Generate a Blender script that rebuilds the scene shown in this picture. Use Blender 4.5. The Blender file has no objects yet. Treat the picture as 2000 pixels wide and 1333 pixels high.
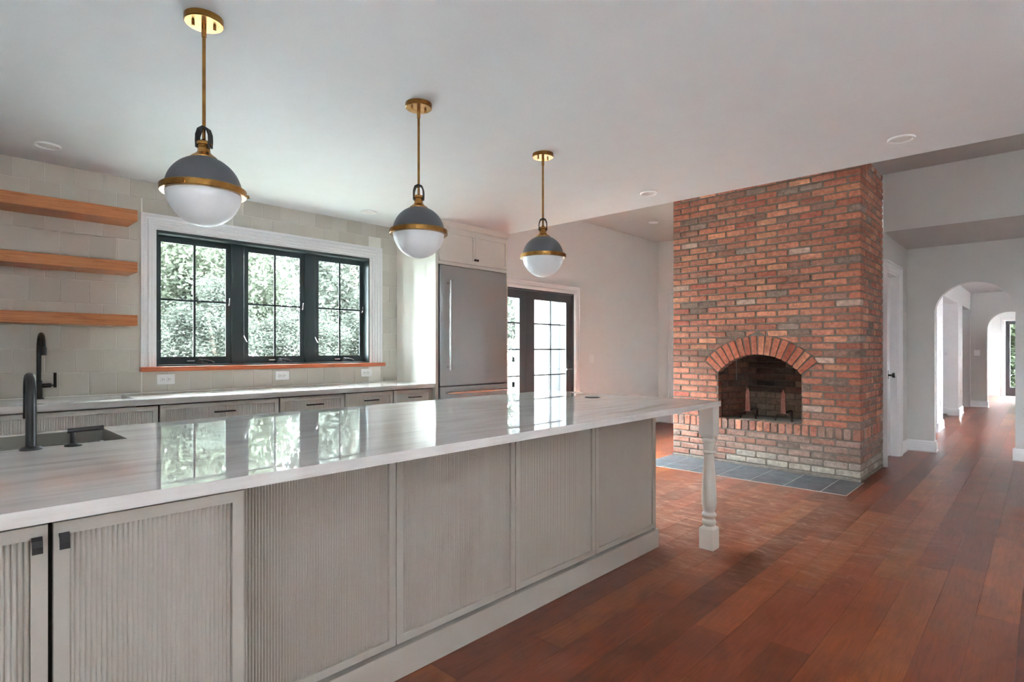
import bpy, math, random
import numpy as np
from mathutils import Vector, Matrix

random.seed(7)
np.random.seed(7)
sc = bpy.context.scene
COL = sc.collection

# ------------------------------------------------------------------ camera
FPX = 1100.0                                   # focal length in pixels of the 2000 px wide frame
YAW = math.atan(1040.0 / 1100.0)
CAMH = 1.233
cam = bpy.data.cameras.new('camera')
cam.sensor_width = 36.0
cam.lens = FPX / 2000.0 * 36.0
cam.shift_y = 17.5 / 2000.0
cam.clip_start = 0.05
cam.clip_end = 300
cam_o = bpy.data.objects.new('camera', cam)
COL.objects.link(cam_o)
cam_o.location = (0, 0, CAMH)
cam_o.rotation_euler = (math.pi / 2, 0, YAW - math.pi / 2)
sc.camera = cam_o

# ------------------------------------------------------------------ world, exposure
world = bpy.data.worlds.new('overcast_sky')
sc.world = world
world.use_nodes = True
bg = world.node_tree.nodes['Background']
bg.inputs['Color'].default_value = (0.82, 0.92, 1.0, 1)
bg.inputs['Strength'].default_value = 6.0
sc.view_settings.view_transform = 'Standard'
sc.view_settings.look = 'None'
sc.view_settings.exposure = 4.96
sc.view_settings.gamma = 1.0
sc.view_settings.use_curve_mapping = False
sc.cycles.use_denoising = True
sc.cycles.max_bounces = 10
sc.cycles.diffuse_bounces = 6
sc.cycles.transparent_max_bounces = 12
sc.cycles.sample_clamp_indirect = 8.0
sc.cycles.caustics_reflective = False
sc.cycles.caustics_refractive = False

# ------------------------------------------------------------------ helpers
def lin(c):
    return tuple((x / 12.92 if x <= 0.04045 else ((x + 0.055) / 1.055) ** 2.4) for x in c)

def rgb(r, g, b):
    return lin((r / 255.0, g / 255.0, b / 255.0))

ORG = {}

class MB:
    def __init__(self):
        self.v = []; self.f = []; self.c = []
    def add(self, vs, fs, col=None):
        n = len(self.v)
        self.v += [tuple(p) for p in vs]
        self.f += [tuple(i + n for i in q) for q in fs]
        if isinstance(col, list):
            self.c += col
        elif col is not None:
            self.c += [col] * len(vs)
        return self
    def box(self, x0, x1, y0, y1, z0, z1, b=0.0, col=None, P=None):
        if b <= 0:
            vs = [(x0, y0, z0), (x1, y0, z0), (x1, y1, z0), (x0, y1, z0), (x0, y0, z1), (x1, y0, z1), (x1, y1, z1), (x0, y1, z1)]
            fs = [(0, 3, 2, 1), (4, 5, 6, 7), (0, 1, 5, 4), (1, 2, 6, 5), (2, 3, 7, 6), (3, 0, 4, 7)]
        else:
            vs = []; idx = {}
            X = (x0, x1); Y = (y0, y1); Z = (z0, z1)
            sg = (1, -1)
            for i in (0, 1):
                for j in (0, 1):
                    for k in (0, 1):
                        for ax in (0, 1, 2):
                            p = [X[i], Y[j], Z[k]]
                            o = (sg[i] * b, sg[j] * b, sg[k] * b)
                            for q in (0, 1, 2):
                                if q != ax:
                                    p[q] += o[q]
                            idx[(i, j, k, ax)] = len(vs); vs.append(tuple(p))
            fs = []
            for i in (0, 1):
                q = [idx[(i, 0, 0, 0)], idx[(i, 1, 0, 0)], idx[(i, 1, 1, 0)], idx[(i, 0, 1, 0)]]
                fs.append(tuple(q if i else q[::-1]))
                q = [idx[(0, i, 0, 1)], idx[(1, i, 0, 1)], idx[(1, i, 1, 1)], idx[(0, i, 1, 1)]]
                fs.append(tuple(q[::-1] if i else q))
                q = [idx[(0, 0, i, 2)], idx[(1, 0, i, 2)], idx[(1, 1, i, 2)], idx[(0, 1, i, 2)]]
                fs.append(tuple(q if i else q[::-1]))
            for i in (0, 1):
                for j in (0, 1):
                    q = [idx[(i, j, 0, 0)], idx[(i, j, 0, 1)], idx[(i, j, 1, 1)], idx[(i, j, 1, 0)]]
                    fs.append(tuple(q if (i ^ j) == 0 else q[::-1]))
                    q = [idx[(i, 0, j, 0)], idx[(i, 0, j, 2)], idx[(i, 1, j, 2)], idx[(i, 1, j, 0)]]
                    fs.append(tuple(q[::-1] if (i ^ j) == 0 else q))
                    q = [idx[(0, i, j, 1)], idx[(0, i, j, 2)], idx[(1, i, j, 2)], idx[(1, i, j, 1)]]
                    fs.append(tuple(q if (i ^ j) == 0 else q[::-1]))
                    for k in (0, 1):
                        q = [idx[(i, j, k, 0)], idx[(i, j, k, 1)], idx[(i, j, k, 2)]]
                        fs.append(tuple(q if (i ^ j ^ k) else q[::-1]))
        if P:
            vs = [P(*p) for p in vs]
        return self.add(vs, fs, col)
    def prism(self, poly, F, d0, d1, col=None):
        """poly: 2D points; F(u, v, d) -> world; side walls and two caps"""
        n = len(poly)
        vs = [F(u, v, d0) for u, v in poly] + [F(u, v, d1) for u, v in poly]
        fs = [tuple(range(n))[::-1], tuple(range(n, 2 * n))]
        for i in range(n):
            j = (i + 1) % n
            fs.append((i, j, n + j, n + i))
        return self.add(vs, fs, col)
    def lathe(self, prof, cx, cy, n=32, cap0=True, cap1=True, F=None):
        """prof: (r, z) list from low to high"""
        F = F or (lambda x, y, z: (cx + x, cy + y, z))
        vs = []
        for r, z in prof:
            for i in range(n):
                t = 2 * math.pi * i / n
                vs.append(F(r * math.cos(t), r * math.sin(t), z))
        fs = []
        for k in range(len(prof) - 1):
            for i in range(n):
                j = (i + 1) % n
                fs.append((k * n + i, k * n + j, (k + 1) * n + j, (k + 1) * n + i))
        if cap0: fs.append(tuple(range(n))[::-1])
        if cap1: fs.append(tuple(range((len(prof) - 1) * n, len(prof) * n)))
        return self.add(vs, fs)
    def tube(self, pts, r, n=12, caps=True):
        pts = [Vector(p) for p in pts]
        rs = r if isinstance(r, (list, tuple)) else [r] * len(pts)
        t0 = (pts[1] - pts[0]).normalized()
        up = Vector((0, 0, 1)) if abs(t0.z) < 0.9 else Vector((1, 0, 0))
        nrm = t0.cross(up).normalized()
        vs = []
        for k, p in enumerate(pts):
            if k == 0: t = t0
            elif k == len(pts) - 1: t = (pts[k] - pts[k - 1]).normalized()
            else: t = ((pts[k + 1] - p).normalized() + (p - pts[k - 1]).normalized()).normalized()
            nrm = (nrm - t * nrm.dot(t)).normalized()
            bn = t.cross(nrm)
            for i in range(n):
                a = 2 * math.pi * i / n
                vs.append(tuple(p + (nrm * math.cos(a) + bn * math.sin(a)) * rs[k]))
        fs = []
        for k in range(len(pts) - 1):
            for i in range(n):
                j = (i + 1) % n
                fs.append((k * n + i, k * n + j, (k + 1) * n + j, (k + 1) * n + i))
        if caps:
            fs.append(tuple(range(n))[::-1])
            fs.append(tuple(range((len(pts) - 1) * n, len(pts) * n)))
        return self.add(vs, fs)
    def build(self, name, mat, parent=None, smooth=None, origin=None, kind=None, fixn=True):
        if parent is not None:
            org = ORG[parent.name]
        elif origin is not None:
            org = origin
        else:
            a = np.array(self.v)
            lo, hi = a.min(0), a.max(0)
            org = ((lo[0] + hi[0]) / 2, (lo[1] + hi[1]) / 2, lo[2])
        me = bpy.data.meshes.new(name)
        me.from_pydata([(p[0] - org[0], p[1] - org[1], p[2] - org[2]) for p in self.v], [], self.f)
        if self.c:
            at = me.color_attributes.new('col', 'FLOAT_COLOR', 'POINT')
            at.data.foreach_set('color', np.array([c + (1.0,) for c in self.c], np.float32).ravel())
        me.update()
        if fixn:
            import bmesh
            bm = bmesh.new(); bm.from_mesh(me)
            bmesh.ops.recalc_face_normals(bm, faces=bm.faces)
            bm.to_mesh(me); bm.free()
        if smooth is not None:
            me.polygons.foreach_set('use_smooth', [True] * len(me.polygons))
            me.set_sharp_from_angle(angle=math.radians(smooth))
        me.materials.append(mat)
        o = bpy.data.objects.new(name, me)
        COL.objects.link(o)
        if parent is not None:
            o.parent = parent
        else:
            o.location = org
        ORG[o.name] = org
        if kind: o['kind'] = kind
        return o

def tag(o, label, cat, group=None):
    o['label'] = label; o['category'] = cat
    if group: o['group'] = group
    return o

def thing(name, loc, label=None, cat=None, group=None, kind=None):
    o = bpy.data.objects.new(name, None)
    o.empty_display_size = 0.1
    COL.objects.link(o); o.location = loc
    ORG[o.name] = tuple(loc)
    if label: tag(o, label, cat, group)
    if kind: o['kind'] = kind
    return o

def struct(o):
    o['kind'] = 'structure'
    return o

def copy_tree(o, parent=None, loc=None):
    c = o.copy(); COL.objects.link(c); c.parent = parent
    if loc is not None: c.location = loc
    for ch in [x for x in bpy.data.objects if x.parent == o]:
        copy_tree(ch, c)
    return c

# ------------------------------------------------------------------ materials
def new_mat(name):
    m = bpy.data.materials.new(name); m.use_nodes = True
    nt = m.node_tree
    return m, nt, nt.nodes['Principled BSDF']

def N(nt, kind, **kw):
    n = nt.nodes.new(kind)
    for k, v in kw.items():
        setattr(n, k, v)
    return n

def setin(n, **kw):
    for k, v in kw.items():
        n.inputs[k.replace('_', ' ')].default_value = v

def ramp(nt, stops):
    n = nt.nodes.new('ShaderNodeValToRGB')
    el = n.color_ramp.elements
    while len(el) < len(stops): el.new(0.5)
    for e, (p, c) in zip(el, stops):
        e.position = p; e.color = (c[0], c[1], c[2], 1)
    return n

def mapped(nt, scale, coord='Object', rot=(0, 0, 0)):
    tc = N(nt, 'ShaderNodeTexCoord'); mp = N(nt, 'ShaderNodeMapping')
    mp.inputs['Scale'].default_value = scale
    mp.inputs['Rotation'].default_value = rot
    nt.links.new(tc.outputs[coord], mp.inputs['Vector'])
    return mp.outputs['Vector']

def world_vec(nt, scale):
    g = N(nt, 'ShaderNodeNewGeometry'); mp = N(nt, 'ShaderNodeMapping')
    mp.inputs['Scale'].default_value = scale
    nt.links.new(g.outputs['Position'], mp.inputs['Vector'])
    return mp.outputs['Vector']

def noise(nt, vec, scale, detail=4, rough=0.5, dist=0.0):
    n = N(nt, 'ShaderNodeTexNoise')
    n.inputs['Scale'].default_value = scale; n.inputs['Detail'].default_value = detail
    n.inputs['Roughness'].default_value = rough; n.inputs['Distortion'].default_value = dist
    if vec is not None: nt.links.new(vec, n.inputs['Vector'])
    return n

def mixc(nt, a, b, fac, mode='MIX'):
    n = N(nt, 'ShaderNodeMix', data_type='RGBA', blend_type=mode)
    for sock, val in ((n.inputs['A'] if False else n.inputs[6], a), (n.inputs[7], b), (n.inputs[0], fac)):
        if hasattr(val, 'is_linked') or hasattr(val, 'links'):
            nt.links.new(val, sock)
        elif isinstance(val, (int, float)):
            sock.default_value = val
        else:
            sock.default_value = (val[0], val[1], val[2], 1)
    return n.outputs[2]

def bump(nt, p, height, strength=0.2, dist=0.01):
    b = N(nt, 'ShaderNodeBump')
    b.inputs['Strength'].default_value = strength; b.inputs['Distance'].default_value = dist
    nt.links.new(height, b.inputs['Height']); nt.links.new(b.outputs['Normal'], p.inputs['Normal'])

def plain(name, color, rough=0.5, metal=0.0, var=0.03, vscale=6.0, bumps=0.0, bscale=80.0, spec=0.5, coat=0.0):
    m, nt, p = new_mat(name)
    v = world_vec(nt, (1, 1, 1))
    nz = noise(nt, v, vscale, 3)
    lo = tuple(max(0, c * (1 - var)) for c in color); hi = tuple(min(1, c * (1 + var)) for c in color)
    r = ramp(nt, [(0.3, lo), (0.7, hi)])
    nt.links.new(nz.outputs['Fac'], r.inputs['Fac'])
    nt.links.new(r.outputs['Color'], p.inputs['Base Color'])
    p.inputs['Roughness'].default_value = rough; p.inputs['Metallic'].default_value = metal
    p.inputs['Specular IOR Level'].default_value = spec
    if coat:
        p.inputs['Coat Weight'].default_value = coat; p.inputs['Coat Roughness'].default_value = 0.05
    if bumps:
        nb = noise(nt, v, bscale, 2)
        bump(nt, p, nb.outputs['Fac'], bumps, 0.002)
    return m

M = {}
M['wall'] = plain('white_wall_paint', rgb(228, 228, 228), 0.75, var=0.012, bumps=0.05, bscale=220)
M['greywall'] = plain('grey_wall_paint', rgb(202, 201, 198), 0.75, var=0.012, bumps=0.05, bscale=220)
M['ceil'] = plain('ceiling_paint', rgb(224, 226, 229), 0.8, var=0.012)
M['trim'] = plain('white_trim_paint', rgb(226, 226, 228), 0.4, var=0.01)
M['cab'] = plain('beige_cabinet_paint', rgb(182, 176, 167), 0.42, var=0.015)
M['panel'] = plain('pale_cabinet_paint', rgb(228, 225, 218), 0.4, var=0.015)
M['dark'] = plain('dark_gap', rgb(28, 24, 22), 0.9)
M['black'] = plain('matt_black_metal', rgb(30, 30, 32), 0.38, var=0.05)
M['strap'] = plain('black_leather_strap', rgb(34, 34, 37), 0.65, var=0.05)
M['gun'] = plain('gunmetal_paint', rgb(86, 88, 92), 0.45, var=0.04)
M['winframe'] = plain('dark_green_window_paint', rgb(52, 64, 66), 0.4, var=0.05)
M['doorframe'] = plain('charcoal_door_paint', rgb(72, 74, 78), 0.45, var=0.04)
M['white_plastic'] = plain('white_plastic', rgb(236, 236, 236), 0.35, var=0.01)
M['chrome'] = plain('satin_chrome', rgb(200, 200, 200), 0.2, 1.0, var=0.02)
M['rust'] = plain('rusty_iron', rgb(120, 74, 62), 0.75, 0.2, var=0.35, vscale=30, bumps=0.3)
M['rustbar'] = plain('dark_rusty_iron', rgb(62, 48, 42), 0.75, 0.3, var=0.3, vscale=40)
M['chain'] = plain('steel_chain', rgb(170, 168, 165), 0.35, 0.9)
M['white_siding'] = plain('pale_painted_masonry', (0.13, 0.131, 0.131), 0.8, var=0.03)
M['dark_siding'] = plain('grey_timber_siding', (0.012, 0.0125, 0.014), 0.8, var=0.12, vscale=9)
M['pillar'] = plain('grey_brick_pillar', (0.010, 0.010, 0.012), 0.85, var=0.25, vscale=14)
M['bark'] = plain('tree_bark', rgb(92, 80, 68), 0.9, var=0.2, bumps=0.4, bscale=20)
M['bounce_paving'] = plain('pale_bounce_paving', rgb(180, 179, 176), 0.85, var=0.05)
M['mortar'] = plain('grey_mortar', rgb(126, 117, 109), 0.95, var=0.18, vscale=22, bumps=0.5, bscale=120)
M['ash'] = plain('ash_covered_floor', rgb(150, 144, 134), 0.95, var=0.2, vscale=14, bumps=0.4)

# steel
def steel(name, col, rough):
    m, nt, p = new_mat(name)
    v = world_vec(nt, (0.6, 60, 220))
    nz = noise(nt, v, 3, 3)
    r = ramp(nt, [(0.2, tuple(c * 0.95 for c in col)), (0.8, col)])
    nt.links.new(nz.outputs['Fac'], r.inputs['Fac'])
    nt.links.new(r.outputs['Color'], p.inputs['Base Color'])
    p.inputs['Metallic'].default_value = 0.8; p.inputs['Roughness'].default_value = rough
    return m
M['steel'] = steel('brushed_stainless_steel', rgb(188, 197, 200), 0.36)
M['sink_steel'] = plain('sink_stainless_steel', rgb(140, 138, 130), 0.36, 0.35)
M['sink_pale'] = plain('pale_sink_enamel', rgb(186, 182, 178), 0.35)

# brass
def brass():
    m, nt, p = new_mat('aged_brass')
    nz = noise(nt, world_vec(nt, (1, 1, 1)), 25, 3)
    r = ramp(nt, [(0.3, rgb(150, 108, 56)), (0.7, rgb(186, 138, 76))])
    nt.links.new(nz.outputs['Fac'], r.inputs['Fac'])
    nt.links.new(r.outputs['Color'], p.inputs['Base Color'])
    p.inputs['Metallic'].default_value = 1.0; p.inputs['Roughness'].default_value = 0.27
    return m
M['brass'] = brass()

def opal():
    m, nt, p = new_mat('opal_glass')
    r = ramp(nt, [(0.0, rgb(226, 228, 230)), (1.0, rgb(232, 234, 236))])
    nz = noise(nt, world_vec(nt, (1, 1, 1)), 4, 2)
    nt.links.new(nz.outputs['Fac'], r.inputs['Fac'])
    nt.links.new(r.outputs['Color'], p.inputs['Base Color'])
    p.inputs['Roughness'].default_value = 0.3
    p.inputs['Subsurface Weight'].default_value = 0.15
    p.inputs['Subsurface Radius'].default_value = (0.05, 0.05, 0.05)
    return m
M['opal'] = opal()

def glass():
    m, nt, p = new_mat('window_glass')
    nt.nodes.remove(p)
    out = nt.nodes['Material Output']
    tr = N(nt, 'ShaderNodeBsdfTransparent'); gl = N(nt, 'ShaderNodeBsdfGlossy'); mx = N(nt, 'ShaderNodeMixShader')
    fr = N(nt, 'ShaderNodeFresnel')
    ge = N(nt, 'ShaderNodeNewGeometry'); io = N(nt, 'ShaderNodeMapRange')      # same reflectance on both faces of the pane
    io.inputs['To Min'].default_value = 1.45; io.inputs['To Max'].default_value = 1 / 1.45
    nt.links.new(ge.outputs['Backfacing'], io.inputs['Value']); nt.links.new(io.outputs[0], fr.inputs['IOR'])
    tr.inputs['Color'].default_value = (0.95, 0.97, 0.96, 1)
    gl.inputs['Roughness'].default_value = 0.0; gl.inputs['Color'].default_value = (0.9, 0.9, 0.9, 1)
    nt.links.new(fr.outputs[0], mx.inputs[0]); nt.links.new(tr.outputs[0], mx.inputs[1]); nt.links.new(gl.outputs[0], mx.inputs[2])
    nt.links.new(mx.outputs[0], out.inputs['Surface'])
    return m
M['glass'] = glass()

def marble():
    m, nt, p = new_mat('polished_quartzite')
    v = world_vec(nt, (0.55, 3.4, 5.0))
    n1 = noise(nt, v, 2.2, 8, 0.62, 1.2)
    n2 = noise(nt, world_vec(nt, (0.35, 9, 9)), 2.0, 5, 0.55, 0.6)
    r1 = ramp(nt, [(0.30, rgb(200, 196, 191)), (0.45, rgb(222, 219, 215)), (0.58, rgb(230, 228, 225)), (0.74, rgb(235, 234, 232))])
    r2 = ramp(nt, [(0.44, (1, 1, 1)), (0.505, (0.86, 0.85, 0.84)), (0.56, (1, 1, 1))])
    nt.links.new(n1.outputs['Fac'], r1.inputs['Fac']); nt.links.new(n2.outputs['Fac'], r2.inputs['Fac'])
    c = mixc(nt, r1.outputs['Color'], r2.outputs['Color'], 0.35, 'MULTIPLY')
    nt.links.new(c, p.inputs['Base Color'])
    p.inputs['Roughness'].default_value = 0.02
    p.inputs['Specular IOR Level'].default_value = 0.6
    return m
M['marble'] = marble()

def tile_mat():
    m, nt, p = new_mat('glazed_greige_tile')
    at = N(nt, 'ShaderNodeObjectInfo')
    r = ramp(nt, [(0.0, rgb(192, 186, 175)), (0.5, rgb(198, 193, 182)), (1.0, rgb(203, 198, 188))])
    nt.links.new(at.outputs['Random'], r.inputs['Fac'])
    nt.links.new(r.outputs['Color'], p.inputs['Base Color'])
    p.inputs['Roughness'].default_value = 0.2
    nz = noise(nt, world_vec(nt, (1, 1, 1)), 7, 1)
    bump(nt, p, nz.outputs['Fac'], 0.12, 0.02)
    return m
M['tile'] = tile_mat()
M['grout'] = plain('tile_grout', rgb(226, 223, 216), 0.9, var=0.03)

def wood(name, stops, rough=0.4, sc_=(1.2, 22, 22), scale=2.2):
    m, nt, p = new_mat(name)
    v = world_vec(nt, sc_)
    n1 = noise(nt, v, scale, 6, 0.6, 1.4)
    r = ramp(nt, stops)
    nt.links.new(n1.outputs['Fac'], r.inputs['Fac'])
    nt.links.new(r.outputs['Color'], p.inputs['Base Color'])
    p.inputs['Roughness'].default_value = rough
    return m
M['cherry'] = wood('cherry_wood', [(0.25, rgb(158, 88, 48)), (0.5, rgb(194, 122, 74)), (0.75, rgb(208, 140, 92))], 0.38)
M['sillwood'] = wood('red_cherry_wood', [(0.25, rgb(150, 74, 44)), (0.5, rgb(186, 98, 60)), (0.75, rgb(200, 114, 76))], 0.35)

def floor_mat():
    m, nt, p = new_mat('stained_cherry_floorboards')
    at = N(nt, 'ShaderNodeAttribute', attribute_name='col')
    g = noise(nt, world_vec(nt, (2.0, 26, 1)), 2.6, 6, 0.62, 0.8)
    gr = ramp(nt, [(0.3, (0.62, 0.58, 0.56)), (0.5, (0.95, 0.95, 0.95)), (0.72, (1.18, 1.12, 1.06))])
    nt.links.new(g.outputs['Fac'], gr.inputs['Fac'])
    c = mixc(nt, at.outputs['Color'], gr.outputs['Color'], 0.75, 'MULTIPLY')
    # broad mottling
    g2 = noise(nt, world_vec(nt, (1, 1.6, 1)), 3.2, 5, 0.6, 0.6)
    gr2 = ramp(nt, [(0.3, (0.62, 0.55, 0.56)), (0.52, (1.02, 1.0, 1.0)), (0.75, (1.34, 1.3, 1.24))])
    nt.links.new(g2.outputs['Fac'], gr2.inputs['Fac'])
    c = mixc(nt, c, gr2.outputs['Color'], 0.8, 'MULTIPLY')
    # pale scuffs with painted glare haze in the open area before the hearth
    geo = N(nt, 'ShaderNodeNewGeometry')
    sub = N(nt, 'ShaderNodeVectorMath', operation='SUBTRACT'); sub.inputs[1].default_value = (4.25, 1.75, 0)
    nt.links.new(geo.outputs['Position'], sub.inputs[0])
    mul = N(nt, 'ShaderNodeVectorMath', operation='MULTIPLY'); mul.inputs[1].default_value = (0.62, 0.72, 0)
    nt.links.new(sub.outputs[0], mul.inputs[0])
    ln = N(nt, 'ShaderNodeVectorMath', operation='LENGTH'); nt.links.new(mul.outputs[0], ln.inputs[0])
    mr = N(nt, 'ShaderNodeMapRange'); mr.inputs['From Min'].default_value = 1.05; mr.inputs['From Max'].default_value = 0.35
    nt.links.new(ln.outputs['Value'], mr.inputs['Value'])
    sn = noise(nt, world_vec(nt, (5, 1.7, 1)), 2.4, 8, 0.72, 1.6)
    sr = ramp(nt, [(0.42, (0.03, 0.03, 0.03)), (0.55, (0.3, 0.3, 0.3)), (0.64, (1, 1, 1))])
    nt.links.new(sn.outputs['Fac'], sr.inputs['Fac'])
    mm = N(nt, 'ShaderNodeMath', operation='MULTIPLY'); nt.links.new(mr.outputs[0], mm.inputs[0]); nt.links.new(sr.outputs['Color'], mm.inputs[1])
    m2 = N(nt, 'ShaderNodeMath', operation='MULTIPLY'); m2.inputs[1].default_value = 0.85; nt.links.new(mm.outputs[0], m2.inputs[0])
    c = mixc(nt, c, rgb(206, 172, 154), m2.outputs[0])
    nt.links.new(c, p.inputs['Base Color'])
    rr = N(nt, 'ShaderNodeMapRange'); rr.inputs['To Min'].default_value = 0.28; rr.inputs['To Max'].default_value = 0.34
    nt.links.new(g2.outputs['Fac'], rr.inputs['Value']); nt.links.new(rr.outputs[0], p.inputs['Roughness'])
    bump(nt, p, g.outputs['Fac'], 0.06, 0.003)
    return m
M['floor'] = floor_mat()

def brick_mat(name, soot=False):
    m, nt, p = new_mat(name)
    at = N(nt, 'ShaderNodeAttribute', attribute_name='col')
    v = world_vec(nt, (1, 1, 1))
    n1 = noise(nt, v, 26, 5, 0.65, 0.4)
    r1 = ramp(nt, [(0.28, (0.55, 0.52, 0.53)), (0.48, (0.95, 0.94, 0.94)), (0.75, (1.42, 1.42, 1.36))])
    nt.links.new(n1.outputs['Fac'], r1.inputs['Fac'])
    c = mixc(nt, at.outputs['Color'], r1.outputs['Color'], 0.85, 'MULTIPLY')
    n2 = noise(nt, v, 11, 4, 0.7)
    r2 = ramp(nt, [(0.6, (0, 0, 0)), (0.78, (1, 1, 1))])
    nt.links.new(n2.outputs['Fac'], r2.inputs['Fac'])
    f = N(nt, 'ShaderNodeMath', operation='MULTIPLY'); f.inputs[1].default_value = 0.12 if soot else 0.4
    nt.links.new(r2.outputs['Color'], f.inputs[0])
    c = mixc(nt, c, rgb(196, 166, 146), f.outputs[0])
    nt.links.new(c, p.inputs['Base Color'])
    p.inputs['Roughness'].default_value = 0.9
    bump(nt, p, n1.outputs['Fac'], 0.6, 0.006)
    return m
M['brick'] = brick_mat('old_clay_brick')
M['sootbrick'] = brick_mat('sooty_firebrick', True)

def slate():
    m, nt, p = new_mat('blue_grey_slate')
    at = N(nt, 'ShaderNodeObjectInfo')
    n1 = noise(nt, world_vec(nt, (1, 1, 1)), 9, 6, 0.6, 0.5)
    r = ramp(nt, [(0.3, rgb(66, 70, 75)), (0.55, rgb(88, 92, 97)), (0.8, rgb(110, 114, 118))])
    nt.links.new(n1.outputs['Fac'], r.inputs['Fac'])
    nt.links.new(r.outputs['Color'], p.inputs['Base Color'])
    p.inputs['Roughness'].default_value = 0.42
    bump(nt, p, n1.outputs['Fac'], 0.2, 0.004)
    return m
M['slate'] = slate()

def leaf(name, c0, c1):
    m, nt, p = new_mat(name)
    out = nt.nodes['Material Output']
    at = N(nt, 'ShaderNodeAttribute', attribute_name='col')
    nz = noise(nt, world_vec(nt, (1, 1, 1)), 1.3, 4)
    r = ramp(nt, [(0.3, c0), (0.7, c1)])
    nt.links.new(nz.outputs['Fac'], r.inputs['Fac'])
    c = mixc(nt, r.outputs['Color'], at.outputs['Color'], 1.0, 'MULTIPLY')
    df = N(nt, 'ShaderNodeBsdfDiffuse'); tl = N(nt, 'ShaderNodeBsdfTranslucent'); mx = N(nt, 'ShaderNodeMixShader')
    mx.inputs[0].default_value = 0.65
    nt.links.new(c, df.inputs['Color']); nt.links.new(c, tl.inputs['Color'])
    nt.links.new(df.outputs[0], mx.inputs[1]); nt.links.new(tl.outputs[0], mx.inputs[2])
    nt.links.new(mx.outputs[0], out.inputs['Surface'])
    nt.nodes.remove(p)
    return m
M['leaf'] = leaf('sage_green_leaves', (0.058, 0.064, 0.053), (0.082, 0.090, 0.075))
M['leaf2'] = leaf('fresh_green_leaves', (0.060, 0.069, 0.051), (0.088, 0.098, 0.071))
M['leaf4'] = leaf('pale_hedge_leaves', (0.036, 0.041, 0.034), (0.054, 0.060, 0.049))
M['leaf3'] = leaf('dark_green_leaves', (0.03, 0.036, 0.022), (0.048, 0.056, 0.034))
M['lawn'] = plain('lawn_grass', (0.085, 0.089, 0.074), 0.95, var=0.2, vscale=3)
# ------------------------------------------------------------------ sizes
W = 4.82            # inner face of the back wall
ZC = 2.475          # kitchen ceiling
ZU = 3.08           # raised ceiling
XE = 4.36           # edge of the kitchen ceiling
XL, YF = -2.6, -3.4 # wall left of and wall behind the camera
XA = 8.41           # arch wall
XN = 8.75           # nook wall

def grid_wall(u0, u1, z0, z1, holes, F, t):
    """welded wall slab with rectangular holes; F(u, z, d) -> world, d from 0 (room face) to t"""
    us = sorted(set([u0, u1] + [h[0] for h in holes] + [h[1] for h in holes]))
    zs = sorted(set([z0, z1] + [h[2] for h in holes] + [h[3] for h in holes]))
    nu, nz = len(us), len(zs)
    mb = MB()
    vs = [F(u, z, 0) for z in zs for u in us] + [F(u, z, t) for z in zs for u in us]
    K = nu * nz
    solid = {}
    for j in range(nz - 1):
        for i in range(nu - 1):
            cu, cz = (us[i] + us[i + 1]) / 2, (zs[j] + zs[j + 1]) / 2
            solid[(i, j)] = not any(h[0] < cu < h[1] and h[2] < cz < h[3] for h in holes)
    fs = []
    for (i, j), s in solid.items():
        if not s: continue
        a, b, c, d = j * nu + i, j * nu + i + 1, (j + 1) * nu + i + 1, (j + 1) * nu + i
        fs += [(a, b, c, d), (K + d, K + c, K + b, K + a)]
        for (di, dj, p, q) in ((0, -1, a, b), (1, 0, b, c), (0, 1, c, d), (-1, 0, d, a)):
            if not solid.get((i + di, j + dj), False):
                fs.append((p, K + p, K + q, q))
    used = sorted(set(k for f in fs for k in f)); rm = {k: n for n, k in enumerate(used)}
    mb.add([vs[k] for k in used], [tuple(rm[k] for k in f) for f in fs])
    return mb

FY = lambda y: (lambda u, z, d: (u, y + d, z))        # wall facing -Y, thickness to +Y
FYn = lambda y: (lambda u, z, d: (u, y - d, z))       # wall facing +Y
FX = lambda x: (lambda u, z, d: (x + d, u, z))        # wall facing -X
FXn = lambda x: (lambda u, z, d: (x - d, u, z))       # wall facing +X

def arch_wall(u0, u1, z1, ya, yb, spring, F, t, n=28):
    """wall with one round-headed opening from ya to yb"""
    R = (yb - ya) / 2.0; yc = (ya + yb) / 2.0
    cols = [(u0, 0.0), (ya, 0.0)]
    arc = []
    for k in range(n + 1):
        th = math.pi - math.pi * k / n
        arc.append((yc + R * math.cos(th), spring + R * math.sin(th)))
    cols2 = [(yb, 0.0), (u1, 0.0)]
    mb = MB()
    def strip(pts):
        return [F(u, z, 0) for u, z in pts], [F(u, z, t) for u, z in pts]
    vs = []; fs = []
    # bottom outline and top outline
    low = cols + arc + cols2
    m = len(low)
    top = [(u, z1) for u, z in low]
    for d in (0, t):
        vs += [F(u, z, d) for u, z in low] + [F(u, z, d) for u, z in top]
    for i in range(m - 1):
        if abs(low[i][0] - low[i + 1][0]) > 1e-9:
            fs.append((i, i + 1, m + i + 1, m + i))
            fs.append((2 * m + i, 3 * m + i, 3 * m + i + 1, 2 * m + i + 1))
        fs.append((i, 2 * m + i, 2 * m + i + 1, i + 1))
        if abs(low[i][0] - low[i + 1][0]) > 1e-9:
            fs.append((m + i, m + i + 1, 3 * m + i + 1, 3 * m + i))
    fs.append((0, m, 3 * m, 2 * m)); fs.append((m - 1, 3 * m - 1, 4 * m - 1, 2 * m - 1))
    mb.add(vs, fs)
    return mb

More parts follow.
